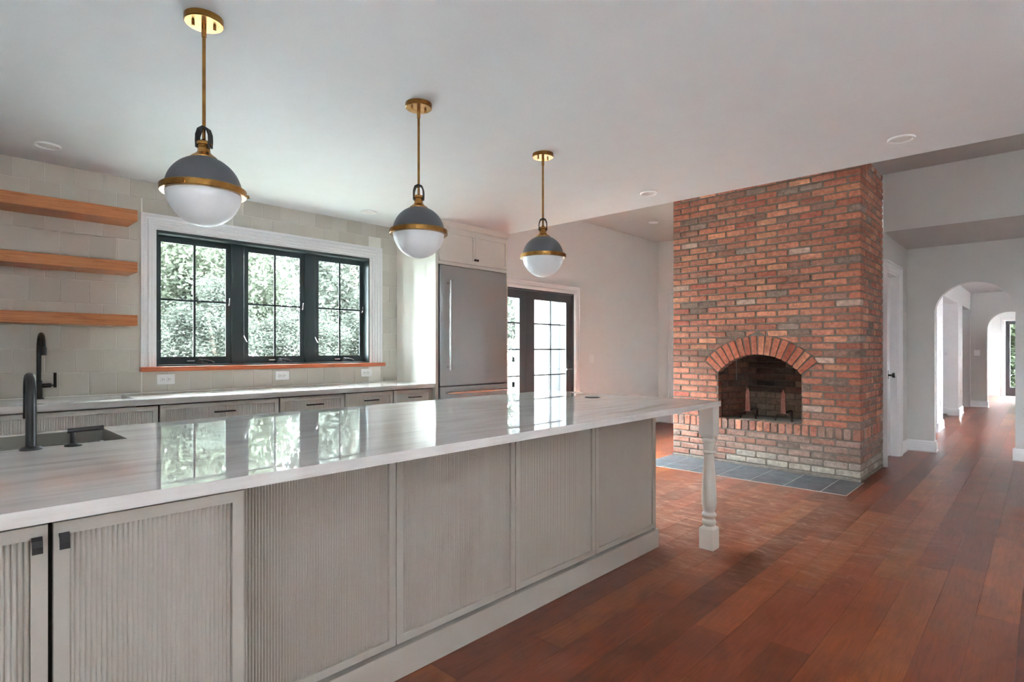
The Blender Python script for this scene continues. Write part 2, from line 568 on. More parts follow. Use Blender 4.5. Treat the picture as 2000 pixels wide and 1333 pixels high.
# ------------------------------------------------------------------ room shell
WIN = (1.232, 3.06, 1.108, 2.133)
FDR = (4.42, 6.38, 0.0, 2.022)
wall_back = struct(grid_wall(XL, 9.2, -0.02, ZU, [WIN, (FDR[0], FDR[1], -0.02, FDR[3])], FY(W), 0.17).build('wall_back', M['wall']))
struct(grid_wall(YF, W, 0, ZU, [], FXn(XL), 0.15).build('wall_left', M['wall']))
struct(grid_wall(XL, XA, 0, ZU, [(-2.2, 0.0, 0.3, 2.1)], FYn(YF), 0.15).build('wall_front', M['wall']))
# ceilings
struct(MB().box(XL, XE, YF, W, ZC, ZU).build('ceiling', M['ceil']))
struct(MB().box(XE, 9.2, YF, W, ZU, ZU + 0.1).build('ceiling_dining', M['greywall']))  # greyer than the kitchen ceiling: its shade is put into the paint colour
struct(MB().box(7.0, XA, YF, 1.235, ZC, ZU).build('wall_bulkhead', M['greywall']))
# wall behind the chimney: passage side (with the door) and nook side
struct(grid_wall(6.998, XA, 0, ZC, [(7.09, 7.80, 0, 2.09)], FY(1.235), 0.12).build('wall_passage', M['greywall']))
struct(MB().box(7.1, XN, 3.05, 3.17, 0, ZU).build('wall_nook_side', M['wall']))
struct(grid_wall(3.17, W, 0, ZU, [(3.72, 4.53, 0, 2.15)], FX(XN), 0.12).build('wall_nook', M['wall']))
struct(MB().box(7.1, XN, 1.36, 3.05, ZU - 0.6, ZU - 0.02).build('wall_chimney_back', M['wall']))
# arch wall
AY0, AY1, ASP = 0.236, 0.962, 1.667
struct(arch_wall(-1.2, 1.235, ZC, AY0, AY1, ASP, FX(XA), 0.13).build('wall_right', M['greywall']))
struct(grid_wall(YF, -1.2, 0, ZC, [(-2.5, -1.8, 1.0, 2.0)], FX(XA), 0.13).build('wall_right_end', M['greywall']))

# hallway behind the arch
HL = 1.17
struct(grid_wall(10.5, 15.76, 0, 2.47, [(11.18, 13.37, 0, 2.1), (14.1, 15.6, 0, 2.1)], FY(HL), 0.16).build('wall_hall_left', M['wall']))
struct(grid_wall(XA + 0.13, 15.76, 0, 2.47, [(9.8, 10.4, 1.0, 1.9), (13.0, 13.7, 1.0, 1.9)], FYn(-1.2), 0.15).build('wall_hall_right', M['wall']))
struct(arch_wall(-1.2, 5.2, 3.4, 0.165, 0.893, 1.675, FX(15.76), 0.14).build('wall_hall_end', M['greywall']))
struct(MB().box(XA + 0.13, 15.76, -1.35, 1.33, 2.47, 2.57).build('ceiling_hall', M['ceil']))
struct(MB().box(XN + 0.13, 15.76, 1.331, 5.2, 2.47, 2.57).build('ceiling_side_room', M['ceil']))
struct(MB().box(13.65, 13.77, 1.33, 5.2, 0, 2.47).build('wall_side_room', M['wall']))
struct(grid_wall(9.0, 15.76, 0, 2.47, [(11.8, 13.0, 0.8, 2.1)], FY(5.2), 0.12).build('wall_side_room_far', M['wall']))
struct(MB().box(XN + 0.12, XN + 0.24, 1.36, 5.2, 0, 2.47).build('wall_side_room_near', M['wall']))
struct(grid_wall(-1.2, 3.0, 0, 3.3, [(-0.14, 0.76, 0, 2.03)], FX(19.85), 0.12).build('wall_far', M['wall']))
struct(grid_wall(15.9, 19.85, 0, 3.3, [], FYn(-1.2), 0.12).build('wall_far_right', M['wall']))
struct(MB().box(15.9, 19.85, 1.32, 1.44, 0, 3.3).build('wall_far_left', M['wall']))
struct(MB().box(15.9, 19.97, -1.32, 3.0, 3.3, 3.4).build('ceiling_far', M['ceil']))

# floor slab with individual boards
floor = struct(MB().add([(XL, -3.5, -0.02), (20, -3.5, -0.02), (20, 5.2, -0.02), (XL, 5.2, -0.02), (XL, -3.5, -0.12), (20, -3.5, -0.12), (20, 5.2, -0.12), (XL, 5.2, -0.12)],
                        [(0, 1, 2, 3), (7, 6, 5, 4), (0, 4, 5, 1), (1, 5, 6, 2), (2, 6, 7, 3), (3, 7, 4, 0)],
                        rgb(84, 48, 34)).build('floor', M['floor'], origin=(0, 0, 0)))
def seen(x, y, z, m=60):
    fw = x * math.cos(YAW) + y * math.sin(YAW)
    if fw < 0.2: return False
    r = x * math.sin(YAW) - y * math.cos(YAW)
    u = 1000 + FPX * r / fw; v = 684 - FPX * (z - CAMH) / fw
    return -m < u < 2000 + m and -m < v < 1333 + m
PW = 0.1515
fcols = [rgb(138, 76, 48), rgb(130, 69, 44), rgb(148, 84, 52), rgb(124, 66, 45), rgb(154, 92, 56), rgb(134, 69, 47), rgb(116, 62, 42), rgb(144, 78, 50)]
rng = random.Random(11)
k0 = -6
for k in range(k0, 32):
    y0 = 0.081 + PW * k
    y1 = y0 + PW
    if y0 > W: break
    x = -0.6 + rng.uniform(-0.9, 0.0)
    xmax = 20.0 if y1 < 1.32 else (XN if y0 > 3.0 else 7.0)
    while x < xmax:
        ln = rng.uniform(0.9, 1.9) if x < 8 else rng.uniform(1.6, 2.6)
        x1 = min(x + ln, xmax)
        vis = any(seen(px_, yy, 0) for px_ in (x, (x + x1) / 2, x1) for yy in (y0, y1))
        hid = (y0 > 1.75 and x1 < 3.15) or (y0 > 3.2 and x1 < 5.4 and False) or (y0 > 3.3 and x1 < 4.4)
        hid = hid or (y0 < -0.05 and x > 8.6) or (x > 8.6 and y0 < 0.0)
        if vis and not hid:
            base = rng.choice(fcols); j = rng.uniform(0.88, 1.12)
            c = tuple(min(1, q * j) for q in base)
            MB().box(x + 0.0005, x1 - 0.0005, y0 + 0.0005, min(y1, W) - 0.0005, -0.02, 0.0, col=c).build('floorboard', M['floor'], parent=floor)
        x = x1

# baseboards
BP = [(0, 0), (0.022, 0), (0.022, 0.018), (0.016, 0.026), (0.016, 0.095), (0.012, 0.105), (0.012, 0.12), (0.004, 0.135), (0, 0.135)]
def baseboard(name, a, b, nrm, prof=BP, z0=0.0):
    mb = MB()
    (ax, ay), (bx, by) = a, b
    n = len(prof)
    vs = [(ax + nrm[0] * d, ay + nrm[1] * d, z0 + z) for d, z in prof] + [(bx + nrm[0] * d, by + nrm[1] * d, z0 + z) for d, z in prof]
    fs = [tuple(range(n)), tuple(range(n, 2 * n))[::-1]] + [(i, (i + 1) % n, n + (i + 1) % n, n + i) for i in range(n)]
    mb.add(vs, fs)
    return struct(mb.build(name, M['trim']))
baseboard('baseboard_back', (6.54, W), (XN, W), (0, -1))
baseboard('baseboard_nook', (XN, 4.635), (XN, W), (-1, 0))
baseboard('baseboard_passage', (7.90, 1.235), (XA, 1.235), (0, -1))
baseboard('baseboard_right', (XA, AY1 - 0.022), (XA, 1.235), (-1, 0))
baseboard('baseboard_arch_left', (XA - 0.022, AY1), (XA + 0.15, AY1), (0, -1))
baseboard('baseboard_arch_right', (XA, YF), (XA, AY0 + 0.022), (-1, 0))
baseboard('baseboard_arch_inner', (XA - 0.022, AY0), (XA + 0.15, AY0), (0, 1))
baseboard('baseboard_hall_left', (10.48, HL), (11.2, HL), (0, -1))
baseboard('baseboard_hall_stub', (10.5, HL - 0.02), (10.5, HL + 0.16), (-1, 0))
baseboard('baseboard_hall_column', (13.35, HL), (14.12, HL), (0, -1))
baseboard('baseboard_hall_column_face', (13.37, HL - 0.02), (13.37, 1.33), (-1, 0))
baseboard('baseboard_side_room', (13.65, 1.33), (13.65, 5.2), (-1, 0))
baseboard('baseboard_hall_end', (15.76, 0.875), (15.76, 2.0), (-1, 0))
baseboard('baseboard_hall_end_inner', (15.74, 0.893), (15.92, 0.893), (0, -1))
baseboard('baseboard_far', (19.85, 0.87), (19.85, 1.32), (-1, 0))
baseboard('baseboard_far_left', (15.9, 1.32), (19.85, 1.32), (0, -1))
baseboard('trim_1', (13.65, 1.33), (13.65, 5.2), (-1, 0), prof=[(0, 0), (0.01, 0), (0.03, 0.04), (0.05, 0.06), (0.05, 0.085), (0, 0.085)], z0=1.13)
baseboard('trim_2', (15.9, 1.32), (19.85, 1.32), (0, -1), prof=[(0, 0), (0.02, 0.01), (0.02, 0.05), (0, 0.06)], z0=1.10)

# ------------------------------------------------------------------ wall tiles
TP = 0.1588
rng = random.Random(5)
row = 0
z = 1.0788 - TP
while z < ZC - 0.01:
    za, zb = z + 0.0013, min(z + TP, ZC) - 0.0013
    if za < 0.914: za = 0.9145
    ri = round((z - 1.0788) / TP)
    xoff = 0.4266 if ri % 2 == 0 else 0.4266 + TP / 2
    n = -5
    while xoff + n * TP < 3.378:
        xa, xb = xoff + n * TP + 0.0013, min(xoff + (n + 1) * TP, 3.378) - 0.0013
        n += 1
        if xb < -0.2 or xb - xa < 0.01: continue
        rects = [(xa, xb, za, zb)]
        cx0, cx1, cz0, cz1 = 1.132, 3.186, 1.073, 2.244
        if xb > cx0 and xa < cx1 and zb > cz0 and za < cz1:
            rects = []
            if xa < cx0: rects.append((xa, cx0 - 0.001, za, zb))
            if xb > cx1: rects.append((cx1 + 0.001, xb, za, zb))
            if not rects:
                if za < cz0 and cz0 - za > 0.02: rects.append((xa, xb, za, cz0 - 0.001))
                if zb > cz1 and zb - cz1 > 0.01: rects.append((xa, xb, cz1 + 0.001, zb))
        for (p, q, r, s) in rects:
            if q - p < 0.008 or s - r < 0.008: continue
            t = 0.008 + rng.uniform(-0.0006, 0.0006)
            MB().box(p, q, W - t, W, r, s, 0.0016).build('tile', M['tile'], parent=wall_back)
    z += TP
MB().box(-0.3, 3.378, W - 0.005, W, 0.914, 1.073).build('grout_bed', M['grout'], parent=wall_back)
MB().box(-0.3, 1.132, W - 0.005, W, 1.073, ZC).build('grout_bed', M['grout'], parent=wall_back)
MB().box(3.186, 3.378, W - 0.005, W, 1.073, ZC).build('grout_bed', M['grout'], parent=wall_back)
MB().box(1.132, 3.186, W - 0.005, W, 2.244, ZC).build('grout_bed', M['grout'], parent=wall_back)

# ------------------------------------------------------------------ casing sweep
CASE = [(0, 0.0), (0, 0.026), (0.022, 0.026), (0.026, 0.020), (0.042, 0.020), (0.047, 0.028), (0.056, 0.028), (0.062, 0.021), (0.078, 0.021), (0.083, 0.014), (0.1, 0.014), (0.104, 0.0)]
def casing(u0, u1, z0, z1, F, prof, name, mat, parent):
    """three-sided mitred casing: left leg, head, right leg; u/z is the outer edge; F(u, z, d), d out of the wall"""
    mb = MB(); n = len(prof)
    def ring(k):
        out = []
        for o, d in prof:
            if k == 0: out.append(F(u0 + o, z0, d))
            if k == 1: out.append(F(u0 + o, z1 - o, d))
            if k == 2: out.append(F(u1 - o, z1 - o, d))
            if k == 3: out.append(F(u1 - o, z0, d))
        return out
    vs = []
    for k in range(4): vs += ring(k)
    fs = [tuple(range(n)), tuple(range(3 * n, 4 * n))[::-1]]
    for k in range(3):
        for i in range(n):
            j = (i + 1) % n
            fs.append((k * n + i, k * n + j, (k + 1) * n + j, (k + 1) * n + i))
    mb.add(vs, fs)
    return mb.build(name, mat, parent=parent)

def rect_frame(u0, u1, z0, z1, w, F, d0, d1):
    """welded rectangular frame; w = (left, right, bottom, top)"""
    return grid_wall(u0, u1, z0, z1, [(u0 + w[0], u1 - w[1], z0 + w[2], z1 - w[3])], lambda u, z, d: F(u, z, d0 + d), d1 - d0)

# ------------------------------------------------------------------ kitchen window
win = thing('window_1', (2.146, W, 1.108), kind='structure')
casing(1.128, 3.19, 1.108, 2.244, lambda u, z, d: (u, W - 0.001 - d, z), CASE, 'casing', M['trim'], win)
MB().box(1.12, 3.205, W - 0.062, W + 0.13, 1.073, 1.108, 0.003).build('sill', M['sillwood'], parent=win)
rect_frame(1.232, 3.06, 1.108, 2.133, (0.012, 0.012, 0.012, 0.022), FY(0), W, W + 0.15).build('jamb', M['winframe'], parent=win)
for (a, b) in ((1.797, 1.896), (2.433, 2.534)):
    MB().box(a, b, W + 0.075, W + 0.112, 1.12, 2.111, 0.002).build('mullion', M['winframe'], parent=win)
for (a, b) in ((1.244, 1.797), (1.896, 2.433), (2.534, 3.048)):
    sa = rect_frame(a, b, 1.12, 2.111, (0.034, 0.034, 0.052, 0.04), FY(0), W + 0.092, W + 0.110).build('sash', M['winframe'], parent=win)
    ga, gb, gz0, gz1 = a + 0.034, b - 0.034, 1.172, 2.071
    rect_frame(ga - 0.001, gb + 0.001, gz0 - 0.001, gz1 + 0.001, (0.009, 0.009, 0.009, 0.009), FY(0), W + 0.0945, W + 0.099).build('glazing_bead', M['winframe'], parent=sa)
    MB().box(ga, gb, W + 0.0995, W + 0.1045, gz0, gz1).build('pane', M['glass'], parent=sa)
    xm, zm = (ga + gb) / 2, 1.622
    MB().box(xm - 0.0085, xm + 0.0085, W + 0.0945, W + 0.0992, gz0, gz1).build('muntin', M['winframe'], parent=sa)
    MB().box(ga, gb, W + 0.0948, W + 0.099, zm - 0.0075, zm + 0.0075).build('muntin', M['winframe'], parent=sa)
    # folding crank operator
    cxx = xm + 0.06
    mb = MB().box(cxx - 0.045, cxx + 0.03, W + 0.07, W + 0.092, 1.121, 1.134, 0.003)
    cr = mb.build('crank', M['gun'], parent=sa)
    MB().lathe([(0.019, 1.134), (0.017, 1.142), (0.012, 1.158), (0.006, 1.161)], cxx - 0.02, W + 0.08, 14).build('crank_hub', M['gun'], parent=sa, smooth=40)
    MB().tube([(cxx - 0.02, W + 0.078, 1.152), (cxx + 0.02, W + 0.07, 1.151), (cxx + 0.055, W + 0.066, 1.143), (cxx + 0.075, W + 0.064, 1.128)], [0.006, 0.006, 0.006, 0.008], 8).build('crank_arm', M['gun'], parent=sa, smooth=50)
    MB().box(cxx - 0.115, cxx - 0.06, W + 0.089, W + 0.093, 1.142, 1.152).build('name_plate', M['chrome'], parent=sa)
    # sash lock on the hinge side
    MB().tube([(b - 0.017, W + 0.09, 1.60), (b - 0.017, W + 0.075, 1.615), (b - 0.017, W + 0.07, 1.66)], [0.006, 0.006, 0.004], 8).build('sash_lock', M['chrome'], parent=sa, smooth=50)
    MB().tube([(a - 0.004, W + 0.09, 1.37), (a - 0.002, W + 0.073, 1.34), (a + 0.012, W + 0.068, 1.305), (a + 0.02, W + 0.068, 1.30)], [0.004, 0.005, 0.005, 0.004], 8).build('sash_lock', M['chrome'], parent=sa, smooth=50)

# ------------------------------------------------------------------ French doors
fd = thing('door_1', (5.4, W, 0), kind='structure')
casing(4.30, 6.50, 0, 2.135, lambda u, z, d: (u, W - 0.001 - d, z), [(0, 0), (0, 0.02), (0.02, 0.022), (0.03, 0.014), (0.07, 0.014), (0.08, 0.022), (0.115, 0.018), (0.118, 0)], 'casing', M['trim'], fd)
casing(4.42, 6.38, 0, 2.022, lambda u, z, d: (u, W + 0.13 - d * 5, z), [(0, 0), (0, 0.024), (0.022, 0.024), (0.022, 0)], 'door_frame', M['doorframe'], fd)
MB().box(4.44, 6.36, W + 0.0, W + 0.13, 0.0, 0.02).build('threshold', M['doorframe'], parent=fd)
for li, (a, b) in enumerate(((4.443, 5.395), (5.40, 6.357))):
    lf = rect_frame(a, b, 0.022, 1.998, (0.12, 0.12, 0.22, 0.105), FY(0), W + 0.035, W + 0.062).build('leaf', M['doorframe'], parent=fd)
    ga, gb, gz0, gz1 = a + 0.12, b - 0.12, 0.242, 1.893
    if li == 1: ga, gb = a + 0.165, b - 0.13
    if li == 1: MB().box(a + 0.12, ga, W + 0.036, W + 0.061, gz0, gz1).build('stile', M['doorframe'], parent=lf)
    MB().box(ga, gb, W + 0.046, W + 0.051, gz0, gz1).build('pane', M['glass'], parent=lf)
    xm = (ga + gb) / 2
    MB().box(xm - 0.009, xm + 0.009, W + 0.038, W + 0.0455, gz0, gz1).build('muntin', M['doorframe'], parent=lf)
    for zm in (1.576, 1.24, 0.9, 0.565):
        MB().box(ga, gb, W + 0.0385, W + 0.045, zm - 0.009, zm + 0.009).build('muntin', M['doorframe'], parent=lf)
    for zh in (1.78, 1.05, 0.25):
        MB().lathe([(0.008, zh - 0.05), (0.008, zh + 0.05)], a + 0.006 if li == 0 else b - 0.006, W + 0.03, 10).build('hinge', M['doorframe'], parent=lf)
    if li == 1:
        lx = 6.292
        MB().box(lx - 0.022, lx + 0.022, W + 0.027, W + 0.036, 0.87, 1.13, 0.003).build('escutcheon', M['gun'], parent=lf)
        MB().tube([(lx, W + 0.03, 0.967), (lx, W - 0.02, 0.967), (lx - 0.03, W - 0.03, 0.967), (lx - 0.13, W - 0.03, 0.965)], [0.011, 0.011, 0.010, 0.008], 10).build('lever', M['chrome'], parent=lf, smooth=50)
        MB().box(lx - 0.008, lx + 0.008, W + 0.005, W + 0.03, 1.06, 1.09, 0.003).build('thumb_turn', M['gun'], parent=lf)
    else:
        for zz in (1.12, 0.80):
            MB().box(gb - 0.12, gb - 0.07, W + 0.0515, W + 0.058, zz - 0.04, zz + 0.03).build('latch_plate', M['gun'], parent=lf)

# ------------------------------------------------------------------ passage door, nook door, far door
d2 = thing('door_2', (7.45, 1.235, 0), kind='structure')
CASE2 = [(0, 0), (0, 0.036), (0.02, 0.036), (0.028, 0.024), (0.06, 0.024), (0.066, 0.03), (0.085, 0.02), (0.095, 0.016), (0.1, 0)]
casing(6.999, 7.90, 0, 2.19, lambda u, z, d: (u, 1.2345 - d, z), CASE2, 'casing', M['trim'], d2)
casing(7.09, 7.80, 0, 2.09, lambda u, z, d: (u, 1.355 - d * 4, z), [(0, 0), (0, 0.03), (0.012, 0.03), (0.012, 0)], 'jamb', M['trim'], d2)
sl = MB().box(7.104, 7.786, 1.305, 1.345, 0.012, 2.076).build('slab', M['trim'], parent=d2)
MB().box(7.59, 7.65, 1.296, 1.305, 0.90, 1.0, 0.003).build('knob_plate', M['black'], parent=sl)
MB().lathe([(0.012, 0), (0.010, 0.03), (0.016, 0.035), (0.028, 0.045), (0.030, 0.058), (0.024, 0.068), (0.008, 0.072)], 0, 0, 20, F=lambda x, y, zz: (7.62 + x, 1.297 - zz, 0.945 + y)).build('knob', M['black'], parent=sl, smooth=40)
d3 = thing('door_3', (XN, 4.125, 0), kind='structure')
casing(3.62, 4.63, 0, 2.245, lambda u, z, d: (XN - 0.0005 - d, u, z), CASE2, 'casing', M['trim'], d3)
MB().box(XN + 0.04, XN + 0.08, 3.725, 4.525, 0.01, 2.145).build('slab', M['trim'], parent=d3)
d4 = thing('door_4', (19.85, 0.3, 0), kind='structure')
casing(-0.25, 0.87, 0, 2.10, lambda u, z, d: (19.849 - d, u, z), CASE2, 'casing', M['trim'], d4)
lf = rect_frame(-0.135, 0.755, 0.01, 2.02, (0.095, 0.095, 0.235, 0.11), FX(0), 19.88, 19.93).build('leaf', M['doorframe'], parent=d4)
MB().box(19.90, 19.906, -0.04, 0.66, 0.245, 1.91).build('pane', M['glass'], parent=lf)
for q in range(1, 5):
    zm = 0.245 + q * 1.665 / 5
    MB().box(19.885, 19.898, -0.04, 0.66, zm - 0.008, zm + 0.008).build('muntin', M['doorframe'], parent=lf)

# ------------------------------------------------------------------ fluted fronts
def fluted(u0, u1, z0, z1, y, pitch, depth):
    n = max(4, int(round((u1 - u0) / pitch))); p = (u1 - u0) / n
    prof = []
    for k in range(n):
        for q in range(5):
            t = q / 5.0
            prof.append((u0 + (k + t) * p, y - depth * math.sin(math.pi * t) ** 0.7))
    prof.append((u1, y))
    m = len(prof)
    mb = MB()
    vs = [(a, b, z0) for a, b in prof] + [(a, b, z1) for a, b in prof]
    fs = [(i, i + 1, m + i + 1, m + i) for i in range(m - 1)]
    vs += [(u0, y + 0.006, z0), (u1, y + 0.006, z0), (u0, y + 0.006, z1), (u1, y + 0.006, z1)]
    k = 2 * m
    fs += [(k + 1, k, k + 2, k + 3), (0, m, k + 2, k), (m - 1, k + 1, k + 3, 2 * m - 1)]
    mb.add(vs, fs)
    return mb

def fluted_front(name, u0, u1, z0, z1, y, parent, mat, fr=0.027, pitch=0.0096, t=0.02):
    """shaker frame (front face at y) with a fluted insert"""
    d = rect_frame(u0, u1, z0, z1, (fr, fr, fr, fr), FY(0), y, y + t).build(name, mat, parent=parent)
    fluted(u0 + fr, u1 - fr, z0 + fr, z1 - fr, y + 0.012, pitch, 0.0042).build('fluted_insert', mat, parent=d, smooth=50)
    return d

# ------------------------------------------------------------------ island
ZT = 0.914; ZB = 0.882
def counter(x0, x1, y0, y1, z0, z1, hole, b=0.002):
    us = (x0, x1); h = hole
    mb = grid_wall(x0, x1, y0, y1, [h] if h else [], lambda u, z, d: (u, z, z1 - d), z1 - z0)
    return mb
IC = counter(-1.3, 3.45, 1.468, 2.835, ZB, ZT, (-0.33, 0.523, 2.395, 2.79)).build('island_countertop', M['marble'])
tag(IC, 'long polished pale stone worktop of the island with grey streaks', 'countertop')

ib = thing('kitchen_island', (1.9, 2.3, 0), 'beige island base clad in fluted panels under the worktop overhang', 'cabinet')
MB().box(0.578, 3.178, 1.79, 2.30, 0.0, ZB - 0.001).box(0.578, 3.178, 2.30, 2.80, 0.0, 0.60).build('body', M['dark'], parent=ib)
MB().box(3.160, 3.180, 1.768, 2.80, 0.0, ZB - 0.001).build('end_panel', M['cab'], parent=ib)
edges = [0.582, 1.237, 1.893, 2.527, 3.172]
for a, b in zip(edges[:-1], edges[1:]):
    fluted_front('panel', a + 0.0025, b - 0.0025, 0.124, ZB - 0.002, 1.767, ib, M['cab'], fr=0.028)
MB().box(0.578, 3.192, 1.753, 1.789, 0.0, 0.113, 0.002).build('baseboard', M['cab'], parent=ib)

ic = thing('island_cabinet', (0.1, 1.8, 0), 'two-door fluted beige cabinet flush with the island worktop edge', 'cabinet')
MB().box(-1.25, 0.576, 1.512, 2.38, 0.0, 0.60).box(-1.25, 0.576, 1.512, 2.38, 0.60, 0.64).box(-1.25, 0.576, 1.512, 2.36, 0.64, ZB - 0.004).build('body', M['dark'], parent=ic)
MB().box(0.5765, 0.5785, 1.49, 1.79, 0.0, ZB - 0.003).build('side_panel', M['cab'], parent=ic)
for a, b, kx in ((-0.185, 0.186, 0.166), (0.195, 0.576, 0.2095)):
    dr = fluted_front('door', a, b, 0.03, ZB - 0.008, 1.49, ic, M['cab'], fr=0.027)
    kn = MB().box(kx - 0.005, kx + 0.005, 1.470, 1.49, 0.838, 0.85).build('knob', M['black'], parent=dr)
    # curved tab pull
    prof = [(1.473, 0.856), (1.467, 0.857), (1.4605, 0.85), (1.4575, 0.838), (1.457, 0.825), (1.461, 0.825), (1.4615, 0.838), (1.465, 0.848), (1.473, 0.850)]
    MB().prism(prof, lambda u, v, d, kx=kx: (kx + d, u, v), -0.0085, 0.0085).build('pull_tab', M['black'], parent=dr)

# turned post
pr = [(0.03, 0.137), (0.032, 0.142), (0.036, 0.146), (0.0415, 0.156), (0.043, 0.166), (0.040, 0.176), (0.035, 0.182), (0.035, 0.190),
      (0.040, 0.197), (0.0445, 0.207), (0.042, 0.218), (0.036, 0.224), (0.034, 0.232), (0.039, 0.248), (0.0432, 0.275), (0.0445, 0.30), (0.0435, 0.35),
      (0.040, 0.42), (0.036, 0.49), (0.0318, 0.55), (0.030, 0.583), (0.030, 0.589), (0.035, 0.592), (0.0385, 0.598), (0.0385, 0.603), (0.035, 0.609), (0.033, 0.612),
      (0.0345, 0.64), (0.0355, 0.655), (0.0355, 0.659), (0.0415, 0.663), (0.0425, 0.670), (0.0405, 0.677), (0.035, 0.681), (0.030, 0.69)]
tp = thing('turned_post', (3.392, 1.518, 0), 'turned off-white wooden post holding up the island worktop corner', 'post')
MB().lathe(pr, 3.392, 1.518, 40).build('shaft', M['panel'], parent=tp, smooth=35)
def block(z0, z1, top_ch, bot_ch):
    h = 0.0445
    mb = MB(); rings = []
    seq = []
    if bot_ch: seq += [(0.030, z0), (h - 0.006, z0 + 0.012), (h, z0 + 0.026)]
    else: seq += [(h, z0)]
    if top_ch: seq += [(h, z1 - 0.016), (h - 0.007, z1 - 0.006), (0.030, z1)]
    else: seq += [(h, z1)]
    vs = []
    for r, z in seq:
        vs += [(3.392 - r, 1.518 - r, z), (3.392 + r, 1.518 - r, z), (3.392 + r, 1.518 + r, z), (3.392 - r, 1.518 + r, z)]
    fs = [(3, 2, 1, 0), tuple(range(4 * len(seq) - 4, 4 * len(seq)))]
    for k in range(len(seq) - 1):
        for i in range(4):
            fs.append((4 * k + i, 4 * k + (i + 1) % 4, 4 * k + 4 + (i + 1) % 4, 4 * k + 4 + i))
    mb.add(vs, fs); return mb
block(0.0, 0.140, True, False).build('foot_block', M['panel'], parent=tp)
block(0.686, ZB - 0.0005, False, True).build('top_block', M['panel'], parent=tp)

# island sink (undermount, ledged)
def sink(name, x0, x1, y0, y1, zt, depth, mat, ledge=True):
    mb = MB()
    rings = [(0, zt), (0.0, zt - 0.045)]
    if ledge: rings += [(0.014, zt - 0.045), (0.014, zt - 0.07), (0.028, zt - 0.07)]
    rings += [(0.03 if ledge else 0.002, zt - depth + 0.03), (0.05, zt - depth)]
    vs = []
    for o, z in rings:
        vs += [(x0 + o, y0 + o, z), (x1 - o, y0 + o, z), (x1 - o, y1 - o, z), (x0 + o, y1 - o, z)]
    fs = []
    for k in range(len(rings) - 1):
        for i in range(4):
            fs.append((4 * k + i, 4 * k + (i + 1) % 4, 4 * k + 4 + (i + 1) % 4, 4 * k + 4 + i))
    k = 4 * (len(rings) - 1)
    fs.append((k, k + 1, k + 2, k + 3))
    mb.add(vs, fs)
    return mb.build(name, mat, fixn=False)
isk = thing('island_sink', (0.1, 2.58, 0.66), 'undermount stainless steel sink sunk into the island worktop', 'sink')
b_ = sink('basin', -0.3285, 0.5215, 2.3965, 2.7885, ZT - 0.003, 0.25, M['sink_steel']); b_.parent = isk; b_.location = tuple(Vector(ORG[b_.name]) - Vector(ORG[isk.name]))
MB().lathe([(0.045, 0.6625), (0.045, 0.668), (0.03, 0.668)], 0.1, 2.58, 20).build('drain', M['chrome'], parent=isk, smooth=40)

# island faucet: gooseneck seen end on, and its lever
fa = thing('island_faucet', (0.252, 2.352, ZT), 'matt black arched faucet beside the island sink', 'faucet')
MB().lathe([(0.030, ZT), (0.030, ZT + 0.004), (0.022, ZT + 0.009), (0.0145, ZT + 0.012)], 0.252, 2.352, 28).build('base', M['black'], parent=fa, smooth=40)
pts = [(0.252, 2.352, ZT + 0.01), (0.252, 2.352, ZT + 0.17)]
for k in range(1, 15):
    t = math.pi * k / 14
    pts.append((0.252 + 0.0004 * k, 2.352 + 0.062 - 0.062 * math.cos(t), ZT + 0.17 + 0.062 * math.sin(t)))
pts.append((0.2575, 2.478, ZT + 0.09))
MB().tube(pts, [0.0148, 0.0138] + [0.0132] * (len(pts) - 2), 16).build('spout', M['black'], parent=fa, smooth=50)
fh = thing('faucet_lever', (0.358, 2.345, ZT), 'small matt black lever tap right of the arched island faucet', 'faucet')
MB().lathe([(0.0245, ZT), (0.0245, ZT + 0.003), (0.014, ZT + 0.008), (0.009, ZT + 0.01)], 0.358, 2.345, 24).build('base', M['black'], parent=fh, smooth=40)
MB().lathe([(0.0085, ZT + 0.009), (0.0085, ZT + 0.045)], 0.358, 2.345, 16).build('stem', M['black'], parent=fh, smooth=40)
MB().tube([(0.343, 2.345, ZT + 0.051), (0.441, 2.345, ZT + 0.0535)], 0.0078, 14).build('handle', M['black'], parent=fh, smooth=40)

# pop-up outlet cap in the worktop
gp = thing('outlet_cap', (3.112, 2.2, ZT), 'flat dark round pop-up outlet cap set in the island worktop', 'outlet')
MB().lathe([(0.052, ZT), (0.052, ZT + 0.003), (0.046, ZT + 0.004)], 3.112, 2.2, 32).build('ring', M['gun'], parent=gp, smooth=40)
MB().lathe([(0.044, ZT + 0.003), (0.044, ZT + 0.006), (0.04, ZT + 0.007)], 3.112, 2.2, 32).build('lid', M['black'], parent=gp, smooth=40)

# ------------------------------------------------------------------ back run of cabinets
bc = counter(-1.3, 3.377, 4.205, W - 0.001, 0.876, ZT, (-0.15, 0.992, 4.36, 4.72)).build('back_countertop', M['marble'])
tag(bc, 'pale stone worktop running along the tiled wall below the window', 'countertop')
bsk = thing('wall_sink', (0.42, 4.54, 0.66), 'pale undermount sink in the worktop along the tiled wall', 'sink')
b_ = sink('basin', -0.149, 0.991, 4.361, 4.719, 0.8755, 0.2, M['sink_pale'], False); b_.parent = bsk; b_.location = tuple(Vector(ORG[b_.name]) - Vector(ORG[bsk.name]))
MB().lathe([(0.045, 0.678), (0.045, 0.684), (0.03, 0.684)], 0.4, 4.54, 20).build('drain', M['chrome'], parent=bsk, smooth=40)
bf = thing('wall_faucet', (0.545, 4.76, ZT), 'matt black gooseneck faucet with side lever in front of the tiles', 'faucet')
FXX, FYY = 0.549, 4.765
